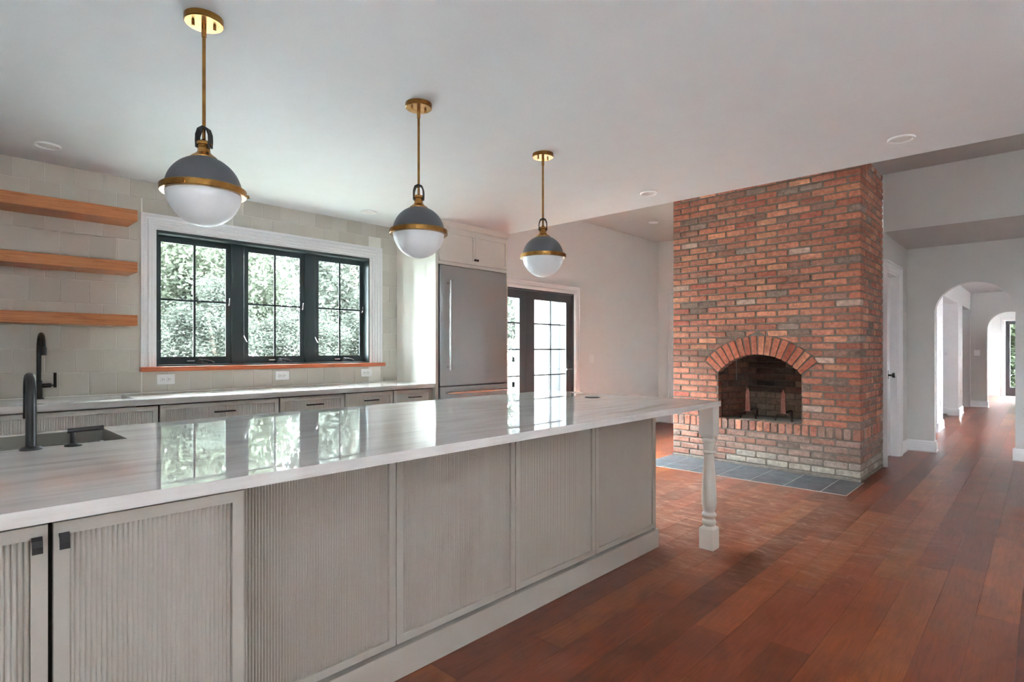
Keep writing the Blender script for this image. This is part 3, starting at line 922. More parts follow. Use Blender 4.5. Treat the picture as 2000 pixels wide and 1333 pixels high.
MB().lathe([(0.027, ZT), (0.027, ZT + 0.004), (0.0175, ZT + 0.008), (0.0175, ZT + 0.115), (0.0125, ZT + 0.122)], FXX, FYY, 24).build('base', M['black'], parent=bf, smooth=35)
pts = [(FXX, FYY, ZT + 0.11), (FXX, FYY, ZT + 0.32)]
for k in range(1, 13):
    t = math.pi * k / 12
    pts.append((FXX + 0.004 * k / 12, FYY - 0.085 + 0.085 * math.cos(t), ZT + 0.335 + 0.085 * math.sin(t)))
MB().tube(pts, 0.0125, 14).build('spout', M['black'], parent=bf, smooth=50)
MB().tube([(FXX + 0.004, FYY - 0.17, ZT + 0.335), (FXX + 0.004, FYY - 0.17, ZT + 0.285)], 0.0155, 14).build('spray_head', M['black'], parent=bf, smooth=40)
MB().tube([(FXX + 0.012, FYY, ZT + 0.085), (FXX + 0.062, FYY, ZT + 0.085)], 0.014, 14).build('valve', M['black'], parent=bf, smooth=40)
lv = MB().tube([(FXX + 0.06, FYY, ZT + 0.085), (FXX + 0.082, FYY, ZT + 0.085)], 0.005, 10).build('lever', M['black'], parent=bf, smooth=40)
MB().tube([(FXX + 0.083, FYY, ZT + 0.07), (FXX + 0.083, FYY, ZT + 0.168)], 0.0085, 12).build('handle', M['black'], parent=lv, smooth=40)

def bar_pull(x, z, y, w, parent):
    h = MB().tube([(x - w / 2, y - 0.03, z), (x + w / 2, y - 0.03, z)], 0.0055, 10).build('handle', M['black'], parent=parent, smooth=40)
    return h
base_defs = [(0.2, 1.095, 'sink', 'fluted beige sink cabinet below the wall sink'),
             (1.102, 1.897, 'drawer', 'fluted beige drawer cabinet under the left end of the window'),
             (1.904, 2.449, 'drawer', 'fluted beige drawer cabinet under the middle of the window'),
             (2.456, 2.931, 'drawer', 'fluted beige drawer cabinet second from the refrigerator'),
             (2.938, 3.372, 'drawer', 'narrow fluted beige drawer cabinet next to the refrigerator')]
for a, b, kd, lab in base_defs:
    if kd == 'sink': a = -0.6
    cb = thing('base_cabinet', ((a + b) / 2, 4.53, 0), lab, 'cabinet', 'base cabinets along the tiled wall')
    ztop = 0.66 if kd == 'sink' else 0.8745
    MB().box(a, b, 4.254, W - 0.002, 0.1, ztop).build('body', M['dark'], parent=cb)
    MB().box(a, b, 4.31, W - 0.002, 0.0, 0.1).build('toe_kick', M['cab'], parent=cb)
    if kd == 'sink':
        fluted_front('front_panel', a + 0.003, b - 0.003, 0.12, 0.866, 4.234, cb, M['panel'], fr=0.03, pitch=0.0115)
    else:
        d = fluted_front('drawer', a + 0.003, b - 0.003, 0.70, 0.866, 4.234, cb, M['panel'], fr=0.03, pitch=0.0115)
        xm = (a + b) / 2
        h = bar_pull(xm, 0.80, 4.234, 0.142, d)
        for s in (-1, 1):
            MB().tube([(xm + s * 0.055, 4.235, 0.80), (xm + s * 0.055, 4.204, 0.80)], 0.0045, 8).build('handle_post', M['black'], parent=d, smooth=40)
        fluted_front('drawer', a + 0.003, b - 0.003, 0.12, 0.694, 4.234, cb, M['panel'], fr=0.03, pitch=0.0115)

# ------------------------------------------------------------------ shelves and outlets
for z0, z1, lab in ((2.121, 2.197, 'topmost thick cherry wood floating shelf on the tiled wall'),
                    (1.767, 1.838, 'middle thick cherry wood floating shelf on the tiled wall'),
                    (1.400, 1.473, 'lowest thick cherry wood floating shelf, just above the wall faucet')):
    tag(MB().box(-0.5, 1.05, 4.545, W - 0.009, z0, z1, 0.0025).build('floating_shelf', M['cherry']), lab, 'shelf', 'cherry floating shelves')
for x, lab in ((1.291, 'white double outlet below the left end of the window'), (2.183, 'white double outlet below the middle of the window'), (3.018, 'white double outlet below the right end of the window')):
    o = thing('wall_outlet', (x, W - 0.009, 1.01), lab, 'outlet', 'outlets on the backsplash')
    MB().box(x - 0.06, x + 0.06, W - 0.014, W - 0.008, 0.973, 1.049, 0.0015).build('cover_plate', M['white_plastic'], parent=o)
    for s in (-1, 1):
        r = MB().box(x + s * 0.02 - 0.016, x + s * 0.02 + 0.016, W - 0.0165, W - 0.013, 0.994, 1.028, 0.001).build('receptacle', M['white_plastic'], parent=o)
        MB().box(x + s * 0.02 - 0.009, x + s * 0.02 + 0.001, W - 0.0170, W - 0.0160, 1.016, 1.0185).build('slot', M['dark'], parent=r)
        MB().box(x + s * 0.02 - 0.009, x + s * 0.02 + 0.001, W - 0.0170, W - 0.0160, 1.004, 1.0065).build('slot', M['dark'], parent=r)
        MB().box(x + s * 0.02 + 0.005, x + s * 0.02 + 0.010, W - 0.0170, W - 0.0160, 1.009, 1.0135).build('slot', M['dark'], parent=r)
def switch_plate(c, n, lab, w=0.075, h=0.12):
    """c centre on the wall, n = axis the plate faces ('-y' or '-x')"""
    o = thing('light_switch', c, lab, 'switch')
    if n == '-y':
        MB().box(c[0] - w / 2, c[0] + w / 2, c[1] - 0.006, c[1], c[2] - h / 2, c[2] + h / 2, 0.0015).build('cover_plate', M['white_plastic'], parent=o)
        MB().box(c[0] - 0.016, c[0] + 0.016, c[1] - 0.009, c[1] - 0.005, c[2] - 0.033, c[2] + 0.033, 0.001).build('rocker', M['white_plastic'], parent=o)
    else:
        MB().box(c[0] - 0.006, c[0], c[1] - w / 2, c[1] + w / 2, c[2] - h / 2, c[2] + h / 2, 0.0015).build('cover_plate', M['white_plastic'], parent=o)
        MB().box(c[0] - 0.009, c[0] - 0.005, c[1] - 0.016, c[1] + 0.016, c[2] - 0.033, c[2] + 0.033, 0.001).build('rocker', M['white_plastic'], parent=o)
switch_plate((6.785, W - 0.0005, 1.105), '-y', 'white light switch on the wall right of the French doors', 0.115)
switch_plate((10.9, HL - 0.0005, 1.17), '-y', 'white light switch on the first hall wall seen through the arch')
switch_plate((10.9, HL - 0.0005, 0.42), '-y', 'white outlet plate low on the first hall wall seen through the arch')
switch_plate((13.85, HL - 0.0005, 1.17), '-y', 'white light switch on the hall column seen through the arch')
switch_plate((13.85, HL - 0.0005, 0.42), '-y', 'white outlet plate low on the hall column seen through the arch')
switch_plate((15.7595, 1.06, 1.17), '-x', 'grey light switch beside the second hall arch', 0.1)

# ------------------------------------------------------------------ refrigerator and its surround
su = thing('refrigerator_surround', (3.87, 4.5, 0), 'pale tall cabinet surround with two small doors above the refrigerator', 'cabinet')
MB().box(3.378, 3.411, 4.19, W - 0.001, 0.0, ZC - 0.001).build('side_panel', M['panel'], parent=su)
MB().box(4.345, 4.364, 4.19, W - 0.001, 0.0, ZC - 0.001).build('side_panel', M['panel'], parent=su)
MB().box(3.4115, 4.3445, 4.215, W - 0.001, 2.056, ZC - 0.001).build('upper_box', M['panel'], parent=su)
MB().box(3.4115, 4.3445, 4.19, 4.2145, 2.056, 2.086).build('rail', M['panel'], parent=su)
MB().box(3.4115, 4.3445, 4.19, 4.2145, 2.398, ZC - 0.001).build('rail', M['panel'], parent=su)
pc = [(0, 0), (0.012, 0.0), (0.02, 0.012), (0.034, 0.03), (0.036, 0.048), (0, 0.048)]
MB().prism(pc, lambda u, v, d: (d, 4.1895 - u, 2.4255 + v), 3.374, 4.364).build('crown', M['panel'], parent=su)
for a, b, kx in ((3.414, 3.8765, 3.862), (3.8795, 4.342, 3.894)):
    d = rect_frame(a, b, 2.089, 2.395, (0.03, 0.03, 0.03, 0.03), FY(0), 4.174, 4.194).build('door', M['panel'], parent=su)
    MB().box(a + 0.029, b - 0.029, 4.182, 4.192, 2.118, 2.366).build('panel', M['panel'], parent=d)
    MB().lathe([(0.005, 0), (0.005, 0.012), (0.012, 0.014), (0.012, 0.024)], 0, 0, 14, F=lambda x, y, zz, kx=kx: (kx + x, 4.174 - zz, 2.135 + y)).build('knob', M['black'], parent=d, smooth=40)
fr = thing('refrigerator', (3.88, 4.5, 0), 'tall stainless steel refrigerator built into the pale cabinet', 'refrigerator')
MB().box(3.418, 4.340, 4.215, W - 0.01, 0.02, 2.05).build('body', M['gun'], parent=fr)
dr = MB().box(3.424, 4.338, 4.178, 4.214, 0.885, 2.048, 0.004).build('door', M['steel'], parent=fr)
MB().tube([(3.512, 4.125, 1.04), (3.512, 4.125, 1.905)], 0.0135, 16).build('handle', M['chrome'], parent=dr, smooth=40)
for zz in (1.07, 1.875):
    MB().tube([(3.512, 4.18, zz), (3.512, 4.125, zz)], 0.009, 10).build('handle_post', M['chrome'], parent=dr, smooth=40)
fz = MB().box(3.424, 4.338, 4.178, 4.214, 0.12, 0.876, 0.004).build('freezer_drawer', M['steel'], parent=fr)
MB().tube([(3.47, 4.125, 0.822), (4.29, 4.125, 0.822)], 0.0135, 16).build('handle', M['chrome'], parent=fz, smooth=40)
for xx in (3.5, 4.26):
    MB().tube([(xx, 4.18, 0.822), (xx, 4.125, 0.822)], 0.009, 10).build('handle_post', M['chrome'], parent=fz, smooth=40)

# ------------------------------------------------------------------ pendant lamps
PZ = 1.826; PR = 0.130
def pendant(x, y, lab):
    p = thing('pendant_lamp', (x, y, ZC), lab, 'pendant lamp', 'globe pendants over the island')
    MB().lathe([(0.064, ZC - 0.024), (0.0665, ZC - 0.022), (0.0665, ZC - 0.0005)], x, y, 40).build('canopy', M['brass'], parent=p, smooth=35)
    for sx, sy in ((0.034, -0.01), (-0.034, 0.01)):
        MB().lathe([(0.005, ZC - 0.038), (0.0055, ZC - 0.036), (0.0055, ZC - 0.023)], x + sx, y + sy, 12).build('canopy_nut', M['brass'], parent=p, smooth=40)
    MB().lathe([(0.0078, ZC - 0.072), (0.0085, ZC - 0.07), (0.0085, ZC - 0.023)], x, y, 16).build('swivel', M['brass'], parent=p, smooth=40)
    MB().lathe([(0.0062, PZ + 0.235), (0.0062, ZC - 0.065)], x, y, 14).build('rod', M['brass'], parent=p, smooth=40)
    # dark strap loop
    a = math.radians(-48)
    ca, sa = math.cos(a), math.sin(a)
    path = [(-0.026, 0.163), (-0.0275, 0.19), (-0.0265, 0.212), (-0.019, 0.234), (0.0, 0.243), (0.019, 0.234), (0.0265, 0.212), (0.0275, 0.19), (0.026, 0.163)]
    inn = [(-0.0205, 0.163), (-0.022, 0.19), (-0.021, 0.208), (-0.0145, 0.227), (0.0, 0.235), (0.0145, 0.227), (0.021, 0.208), (0.022, 0.19), (0.0205, 0.163)]
    vs = []; m = len(path)
    for h in (-0.013, 0.013):
        for (u, v) in path + inn:
            vs.append((x + u * ca - h * sa, y + u * sa + h * ca, PZ + v))
    fs = []
    for i in range(m - 1):
        fs += [(i, i + 1, m + i + 1, m + i), (2 * m + i, 3 * m + i, 3 * m + i + 1, 2 * m + i + 1), (i, 2 * m + i, 2 * m + i + 1, i + 1), (m + i, m + i + 1, 3 * m + i + 1, 3 * m + i)]
    fs += [(0, m, 3 * m, 2 * m), (m - 1, 3 * m - 1, 4 * m - 1, 2 * m - 1)]
    st = MB().add(vs, fs).build('strap', M['strap'], parent=p)
    for s in (-1, 1):
        MB().tube([(x + s * 0.02 * ca, y + s * 0.02 * sa, PZ + 0.174), (x + s * 0.029 * ca, y + s * 0.029 * sa, PZ + 0.174)], 0.005, 10).build('rivet', M['brass'], parent=st)
    MB().lathe([(0.046, PZ + 0.119), (0.047, PZ + 0.124), (0.041, PZ + 0.130), (0.028, PZ + 0.140), (0.022, PZ + 0.148), (0.0205, PZ + 0.170), (0.0245, PZ + 0.173), (0.0255, PZ + 0.179), (0.0235, PZ + 0.184), (0.012, PZ + 0.190), (0.006, PZ + 0.195), (0.0055, PZ + 0.236)], x, y, 28).build('neck', M['brass'], parent=p, smooth=35)
    pd = []
    for k in range(0, 15):
        t = (math.pi / 2 - 0.3) * k / 14 + 0.05
        pd.append((PR * math.cos(t), PZ + PR * math.sin(t)))
    MB().lathe(pd, x, y, 48).build('dome', M['gun'], parent=p, smooth=40)
    pg = []
    for k in range(0, 18):
        t = -math.pi / 2 + 0.02 + (math.pi / 2 + 0.03) * k / 17
        pg.append((0.985 * PR * math.cos(t), PZ + 1.0 * PR * math.sin(t)))
    MB().lathe(pg, x, y, 48, cap1=True).build('globe', M['opal'], parent=p, smooth=60)
    bd = MB().lathe([(PR * 0.985, PZ - 0.012), (PR + 0.0135, PZ - 0.012), (PR + 0.0155, PZ - 0.010), (PR + 0.0155, PZ + 0.010), (PR + 0.0135, PZ + 0.012), (PR * 0.985, PZ + 0.012)], x, y, 56, cap0=False, cap1=False).build('band', M['brass'], parent=p, smooth=35)
    for t in (-15, 105, 225):
        t = math.radians(t)
        MB().tube([(x + (PR + 0.012) * math.cos(t), y + (PR + 0.012) * math.sin(t), PZ), (x + (PR + 0.024) * math.cos(t), y + (PR + 0.024) * math.sin(t), PZ)], 0.0065, 12).build('band_screw', M['brass'], parent=bd, smooth=40)
    return p
kk = (ZC - CAMH) / (2.72 - CAMH)
p0 = pendant(0.885 * kk, 2.735 * kk, 'globe pendant lamp with brass band nearest the shelves')
for (x, y, lab) in ((2.085 * kk, 2.747 * kk, 'globe pendant lamp with brass band hanging between the other two'),
                    (3.266 * kk, 2.765 * kk, 'globe pendant lamp with brass band nearest the fireplace')):
    c = copy_tree(p0, None, (x, y, ZC)); c['label'] = lab

# recessed lights
def downlight(x, y, z, lab, r=0.068):
    o = thing('recessed_light', (x, y, z), lab, 'ceiling light', 'recessed ceiling lights')
    MB().lathe([(r - 0.02, z - 0.005), (r - 0.012, z - 0.012), (r - 0.003, z - 0.012), (r, z - 0.009), (r, z - 0.0003)], x, y, 36, cap0=False).build('trim_ring', M['white_plastic'], parent=o, smooth=40)
    MB().lathe([(r - 0.0205, z - 0.003), (r - 0.0205, z - 0.0005)], x, y, 36).build('diffuser', M['white_plastic'], parent=o, smooth=40)
downlight(0.545, 4.385, ZC, 'round recessed light in the ceiling above the wooden shelves')
downlight(2.79, 4.405, ZC, 'round recessed light in the ceiling above the window')
downlight(3.97, 0.61, ZC, 'round recessed light in the ceiling right of the chimney top', 0.07)
downlight(3.98, 2.275, ZC, 'round recessed light in the ceiling left of the chimney top')
downlight(7.31, 4.10, ZU, 'round recessed light in the raised ceiling beside the chimney')

# ------------------------------------------------------------------ brick fireplace
fp = thing('fireplace', (6.5, 2.2, 0), 'floor-to-ceiling red brick chimney with an arched firebox', 'fireplace')
LW = 1.937; DX = 0.08 / 1.937; DEP = 0.972
def P(s, d, z):
    return (6.025 + DX * s + d, 1.238 + 0.999 * s, z)
S0, S1, ZSILL, ZSPR = 0.519, 1.383, 0.485, 0.985
SC = (S0 + S1) / 2; HWD = (S1 - S0) / 2; RISE = 0.20
RI = (HWD ** 2 + RISE ** 2) / (2 * RISE); ZCEN = ZSPR + RISE - RI; RO = RI + 0.2
def arc_z(s): return ZCEN + math.sqrt(max(0, RI ** 2 - (s - SC) ** 2))

# mortar core
mb = MB()
J = 0.009
ss = [J, S0] + [S0 + (S1 - S0) * k / 20 for k in range(21)] + [S1, LW - 0.004]
vs = []; fs = []
low = [(J, 0.0), (S0, 0.0)] + [(S0, ZSILL)] * 0
def q4(a, b, c, d):
    n = len(vs); vs.extend([a, b, c, d]); fs.append((n, n + 1, n + 2, n + 3))
D2 = 0.11
q4(P(J, J, 0), P(S0, J, 0), P(S0, J, ZU - 0.003), P(J, J, ZU - 0.003))
q4(P(S1, J, 0), P(LW - 0.004, J, 0), P(LW - 0.004, J, ZU - 0.003), P(S1, J, ZU - 0.003))
q4(P(S0, J, 0), P(S1, J, 0), P(S1, J, ZSILL - J), P(S0, J, ZSILL - J))
for k in range(20):
    a, b = S0 + (S1 - S0) * k / 20, S0 + (S1 - S0) * (k + 1) / 20
    q4(P(a, J, arc_z(a) + 0.006), P(b, J, arc_z(b) + 0.006), P(b, J, ZU - 0.003), P(a, J, ZU - 0.003))
    q4(P(a, J, arc_z(a) + 0.006), P(a, D2, arc_z(a) + 0.006), P(b, D2, arc_z(b) + 0.006), P(b, J, arc_z(b) + 0.006))
    q4(P(a, D2, arc_z(a) + 0.006), P(b, D2, arc_z(b) + 0.006), P(b, D2, 1.6), P(a, D2, 1.6))
q4(P(S0 - 0.006, J, ZSILL), P(S0 - 0.006, D2, ZSILL), P(S0 - 0.006, D2, ZSPR), P(S0 - 0.006, J, ZSPR))
q4(P(S1 + 0.006, J, ZSILL), P(S1 + 0.006, J, ZSPR), P(S1 + 0.006, D2, ZSPR), P(S1 + 0.006, D2, ZSILL))
q4(P(J, J, 0), P(J, J, ZU - 0.003), P(J, DEP, ZU - 0.003), P(J, DEP, 0))
q4(P(LW - 0.004, J, 0), P(LW - 0.004, DEP, 0), P(LW - 0.004, DEP, ZU - 0.003), P(LW - 0.004, J, ZU - 0.003))
q4(P(J, DEP, 0), P(J, DEP, ZU - 0.003), P(LW - 0.004, DEP, ZU - 0.003), P(LW - 0.004, DEP, 0))
mb.add(vs, fs)
import bmesh
core = mb.build('mortar_core', M['mortar'], parent=fp, fixn=False)
bm = bmesh.new(); bm.from_mesh(core.data); bmesh.ops.remove_doubles(bm, verts=bm.verts, dist=1e-5); bm.to_mesh(core.data); bm.free()

PAL = [(rgb(194, 120, 92), 9), (rgb(200, 130, 100), 7), (rgb(186, 112, 87), 9), (rgb(174, 104, 83), 7), (rgb(164, 109, 90), 4), (rgb(150, 108, 95), 3),
       (rgb(150, 130, 120), 1.5), (rgb(198, 168, 152), 0.9), (rgb(124, 102, 92), 1.1), (rgb(208, 140, 104), 2.5), (rgb(182, 94, 73), 2)]
LOWPAL = [(rgb(150, 116, 102), 4), (rgb(158, 126, 114), 3), (rgb(142, 106, 94), 3), (rgb(160, 106, 88), 3), (rgb(134, 110, 100), 2)]
PALE = [(rgb(170, 158, 146), 2), (rgb(156, 138, 128), 3), (rgb(178, 170, 158), 2)]
brng = random.Random(21)
STAIN = rgb(206, 186, 170)
def pick(pal):
    t = brng.uniform(0, sum(w for _, w in pal))
    for c, w in pal:
        t -= w
        if t <= 0: break
    j = brng.uniform(0.84, 1.14)
    g = 0.3 * c[0] + 0.59 * c[1] + 0.11 * c[2]
    return tuple(min(1, (0.88 * x + 0.12 * g) * j) for x in c)
def bcol(z, s=0.0):
    if z < 0.10: return pick(PALE if s < 1.15 else LOWPAL)
    if z < 0.37: return pick(LOWPAL) if brng.random() < 0.86 else pick(PAL)
    if z < 0.5: return pick(LOWPAL) if brng.random() < 0.3 else pick(PAL)
    return pick(PAL)
bricks = []     # (size rank, mesh builder)
def rank(p, area, nx, ny):
    d2 = p[0] ** 2 + p[1] ** 2 + (p[2] - CAMH) ** 2
    c = abs(nx * p[0] + ny * p[1]) / math.sqrt(d2)
    return area * c / d2
def face_brick(poly, F, n_out, thick=0.05, ch=0.007, bev=0.005, col=None, jit=0.002, edge=1.0):
    """poly: 4 corners in the face plane (u, z), ccw; F(u, z, n) with n outward"""
    cu = sum(p[0] for p in poly) / 4; cz = sum(p[1] for p in poly) / 4
    out = []
    for i in range(4):
        a, b, c = poly[i - 1], poly[i], poly[(i + 1) % 4]
        la = math.hypot(a[0] - b[0], a[1] - b[1]); lc = math.hypot(c[0] - b[0], c[1] - b[1])
        if la < 1e-6 or lc < 1e-6: continue
        k = min(ch * brng.uniform(0.6, 1.5), la * 0.4, lc * 0.4)
        out.append((b[0] + (a[0] - b[0]) / la * k, b[1] + (a[1] - b[1]) / la * k))
        out.append((b[0] + (c[0] - b[0]) / lc * k, b[1] + (c[1] - b[1]) / lc * k))
    m = len(out)
    j = lambda: brng.uniform(-jit, jit)
    out = [(u + j(), z + j()) for u, z in out]
    mx = max(abs(u - cu) for u, z in out); mz = max(abs(z - cz) for u, z in out)
    inner = [(cu + (u - cu) * (1 - bev / max(mx, 0.012)), cz + (z - cz) * (1 - bev / max(mz, 0.012))) for u, z in out]
    n0 = n_out + brng.uniform(-0.002, 0.003)
    vs = [F(u, z, n0 + brng.uniform(-0.0008, 0.0008)) for u, z in inner] + [F(u, z, n0 - bev) for u, z in out] + [F(u, z, n0 - thick) for u, z in out]
    fs = [tuple(range(m))]
    for k in range(2):
        for i in range(m):
            q = (i + 1) % m
            fs.append((k * m + i, (k + 1) * m + i, (k + 1) * m + q, k * m + q))
    if col is not None:
        # weathered, lime-stained arrises round a mottled face
        cl = []
        for i in range(m):
            t = brng.uniform(0.85, 1.18); w = brng.uniform(0.0, 0.16)
            cl.append(tuple((1 - w) * c * t + w * q for c, q in zip(col, STAIN)))
        for i in range(m):
            w = brng.uniform(0.15, 0.55) * edge
            cl.append(tuple((1 - w) * c + w * q for c, q in zip(col, STAIN)))
        cl += cl[m:2 * m]
        col = cl
    return vs, fs, col
FF = lambda u, z, n: P(u, -n, z)              # front face, outward is -d
FS = lambda u, z, n: P(-n, u, z)              # side face, u is depth
def put(v, rk):
    bricks.append((rk, v))
MJ = 0.0070     # half joint
rows = [(0.030 + 0.0684 * k, 0.030 + 0.0684 * (k + 1)) for k in range(5)]
r0 = 0.485; nrow = 38; rp = (ZU - 0.004 - r0) / nrow
rows += [(r0 + rp * k, r0 + rp * (k + 1)) for k in range(nrow)]
BL = LW / 9.0
def lims(z, left):
    """s limit of the brickwork beside the arch at height z (None = no arch there)"""
    zs = ZCEN + RO * math.cos(math.asin(min(1, HWD / RI)))
    if z < ZSPR - 0.0: base = HWD
    h = z - ZCEN
    th = math.asin(HWD / RI)
    z_out = ZCEN + RO * math.cos(th)
    if z <= ZSPR: w = HWD
    elif z <= z_out:
        # along the springing line (radial edge of the first voussoir)
        w = (z - ZCEN) * math.tan(th)
    elif h < RO: w = math.sqrt(RO ** 2 - h * h)
    else: return None
    return SC + w if left else SC - w
for ri, (za, zb) in enumerate(rows):
    odd = ri % 2 == 1
    cuts = [0.0]
    if odd: cuts += [BL * 0.5 + BL * k for k in range(9)]
    else: cuts += [BL * (k + 1) for k in range(8)]
    cuts.append(LW)
    for ci in range(len(cuts) - 1):
        a, b = cuts[ci], cuts[ci + 1]
        if b - a < 0.02: continue
        off = brng.uniform(-0.006, 0.006) if 0 < ci < len(cuts) - 2 else 0
        u0, u1, w0, w1 = a + MJ, b - MJ, za + MJ, zb - MJ
        if za < 0.48:
            polys = [[(u0, w0), (u1, w0), (u1, w1), (u0, w1)]]
        else:
            polys = []
            Ll, Lh = lims(w0, True), lims(w1, True)
            Rl, Rh = lims(w0, False), lims(w1, False)
            if Ll is None and Lh is None:
                polys = [[(u0, w0), (u1, w0), (u1, w1), (u0, w1)]]
            else:
                if Lh is None: Lh, Rh = SC, SC
                g = 0.010
                # right of the opening (small s)
                x0, x1 = min(u1, Rl - g), min(u1, Rh - g)
                if x0 > u0 + 0.015 or x1 > u0 + 0.015:
                    polys.append([(u0, w0), (max(x0, u0 + 0.003), w0), (max(x1, u0 + 0.003), w1), (u0, w1)])
                y0_, y1_ = max(u0, Ll + g), max(u0, Lh + g)
                if y0_ < u1 - 0.015 or y1_ < u1 - 0.015:
                    polys.append([(min(y0_, u1 - 0.003), w0), (u1, w0), (u1, w1), (min(y1_, u1 - 0.003), w1)])
        for poly in polys:
            col = bcol(za, a)
            area = 0.5 * abs(sum(poly[i][0] * poly[(i + 1) % 4][1] - poly[(i + 1) % 4][0] * poly[i][1] for i in range(4)))
            if area < 0.0003: continue
            pc_ = P((a + b) / 2, 0, za)
            if ci == 0:
                # corner brick wraps round to the side face
                dd = 0.2 if odd else 0.1
                mbx = MB().box(0.0, poly[1][0], 0.0, dd, w0, w1, 0.0055, P=P)
                vs_ = [(x + brng.uniform(-.0012, .0012), y + brng.uniform(-.0012, .0012), z_ + brng.uniform(-.0012, .0012)) for x, y, z_ in mbx.v]
                put((vs_, mbx.f, col), rank(pc_, area, 1, 0) + 1)
            else:
                put(face_brick(poly, FF, 0.0, col=col), rank(pc_, area, 1, 0))
    # side face
    d0 = 0.2 + 2 * MJ if odd else 0.1 + 2 * MJ
    x = d0
    while x < DEP - 0.02:
        x1 = min(x + brng.choice((0.2, 0.2, 0.1)) + 2 * MJ, DEP)
        if DEP - x1 < 0.03: x1 = DEP
        poly = [(x, za + MJ), (x1 - 2 * MJ if x1 < DEP else x1, za + MJ), (x1 - 2 * MJ if x1 < DEP else x1, zb - MJ), (x, zb - MJ)]
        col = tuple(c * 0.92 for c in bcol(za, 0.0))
        put(face_brick(poly, FS, 0.0, col=col), rank(P(0, x, za), (x1 - x) * 0.06, 0, 1))
        x = x1
# soldier course
ns = 26; sp_ = LW / ns
for k in range(ns):
    a, b = k * sp_, (k + 1) * sp_
    poly = [(a + MJ, 0.372 + MJ), (b - MJ, 0.372 + MJ), (b - MJ, 0.485 - 0.002), (a + MJ, 0.485 - 0.002)]
    col = bcol(0.45, a)
    if k == 0:
        mbx = MB().box(0, poly[1][0], 0, 0.1, poly[0][1], poly[2][1], 0.0055, P=P)
        put((mbx.v, mbx.f, col), 1)
    else:
        put(face_brick(poly, FF, 0.002, thick=0.1, col=col, ch=0.009), rank(P(a, 0, 0.43), 0.006, 1, 0))
x = 0.1 + 2 * MJ
while x < DEP - 0.03:
    poly = [(x, 0.372 + MJ), (min(x + 0.064, DEP), 0.372 + MJ), (min(x + 0.064, DEP), 0.483), (x, 0.483)]
    put(face_brick(poly, FS, 0.0, col=bcol(0.45)), rank(P(0, x, 0.43), 0.006, 0, 1) * 0.5)
    x += 0.0745
# footing ledge in mortar
MB().box(-0.004, LW, -0.006, DEP, 0.0, 0.026, 0.004, P=P).build('footing', M['mortar'], parent=fp)
# voussoirs
nv = 16; TH = math.asin(HWD / RI)
for k in range(nv):
    t0 = -TH + 2 * TH * k / nv; t1 = -TH + 2 * TH * (k + 1) / nv
    gi = 0.0042 / RI; go = 0.0105 / RO
    poly = [(SC + RI * math.sin(t0 + gi), ZCEN + RI * math.cos(t0 + gi)), (SC + (RO - .003) * math.sin(t0 + go), ZCEN + (RO - .003) * math.cos(t0 + go)),
            (SC + (RO - .003) * math.sin(t1 - go), ZCEN + (RO - .003) * math.cos(t1 - go)), (SC + RI * math.sin(t1 - gi), ZCEN + RI * math.cos(t1 - gi))]
    put(face_brick(poly, FF, 0.004, thick=0.1, col=pick([(rgb(190, 102, 70), 4), (rgb(178, 92, 64), 3), (rgb(198, 124, 90), 2), (rgb(170, 84, 60), 2)])), 1)
# jamb reveals: brick ends inside the opening
for (za, zb) in rows[5:]:
    if zb > ZSPR + 0.03: break
    for (sx, nn) in ((S0, 1), (S1, -1)):
        FJ = lambda u, z, n, sx=sx, nn=nn: P(sx + nn * n, u, z)
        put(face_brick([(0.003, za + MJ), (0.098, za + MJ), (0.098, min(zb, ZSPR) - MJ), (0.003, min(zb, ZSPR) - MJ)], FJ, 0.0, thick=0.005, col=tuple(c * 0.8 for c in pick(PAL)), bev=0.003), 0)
# firebox lining (splayed sides, back), sooty
lining = []
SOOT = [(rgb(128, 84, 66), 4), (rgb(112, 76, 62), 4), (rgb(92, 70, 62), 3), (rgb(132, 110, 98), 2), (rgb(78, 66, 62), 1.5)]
BK0, BK1, DB = S0 + 0.12, S1 - 0.12, 0.56
sides = [((S0, D2), (BK0, DB)), ((S1, D2), (BK1, DB)), ((BK0, DB), (BK1, DB))]
for (A, B) in sides:
    ln = math.hypot(B[0] - A[0], B[1] - A[1]); ux, uy = (B[0] - A[0]) / ln, (B[1] - A[1]) / ln
    nx_, ny_ = -uy, ux
    cx_, cy_ = SC - (A[0] + B[0]) / 2, 0.3 - (A[1] + B[1]) / 2
    if nx_ * cx_ + ny_ * cy_ < 0: nx_, ny_ = -nx_, -ny_
    FL = lambda u, z, n, A=A, ux=ux, uy=uy, nx_=nx_, ny_=ny_: P(A[0] + ux * u + nx_ * n, A[1] + uy * u + ny_ * n, z)
    zz = ZSILL; r_ = 0
    while zz < 1.5:
        u = -0.1 * (r_ % 2)
        while u < ln:
            ua, ub = max(0.0, u) + 0.004, min(ln, u + 0.21) - 0.004
            if ub - ua > 0.015:
                c = pick(SOOT)
                hb = (ua / ln - 0.45)
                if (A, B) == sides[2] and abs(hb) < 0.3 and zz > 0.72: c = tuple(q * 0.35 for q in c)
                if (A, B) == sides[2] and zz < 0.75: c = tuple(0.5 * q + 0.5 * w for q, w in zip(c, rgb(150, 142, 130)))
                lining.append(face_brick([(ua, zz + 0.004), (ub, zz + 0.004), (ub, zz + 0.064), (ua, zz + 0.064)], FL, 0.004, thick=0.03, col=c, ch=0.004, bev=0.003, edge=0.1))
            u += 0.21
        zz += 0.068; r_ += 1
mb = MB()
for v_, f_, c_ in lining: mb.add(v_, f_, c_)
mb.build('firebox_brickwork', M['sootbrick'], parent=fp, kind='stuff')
mb = MB(); vs = []; fs = []
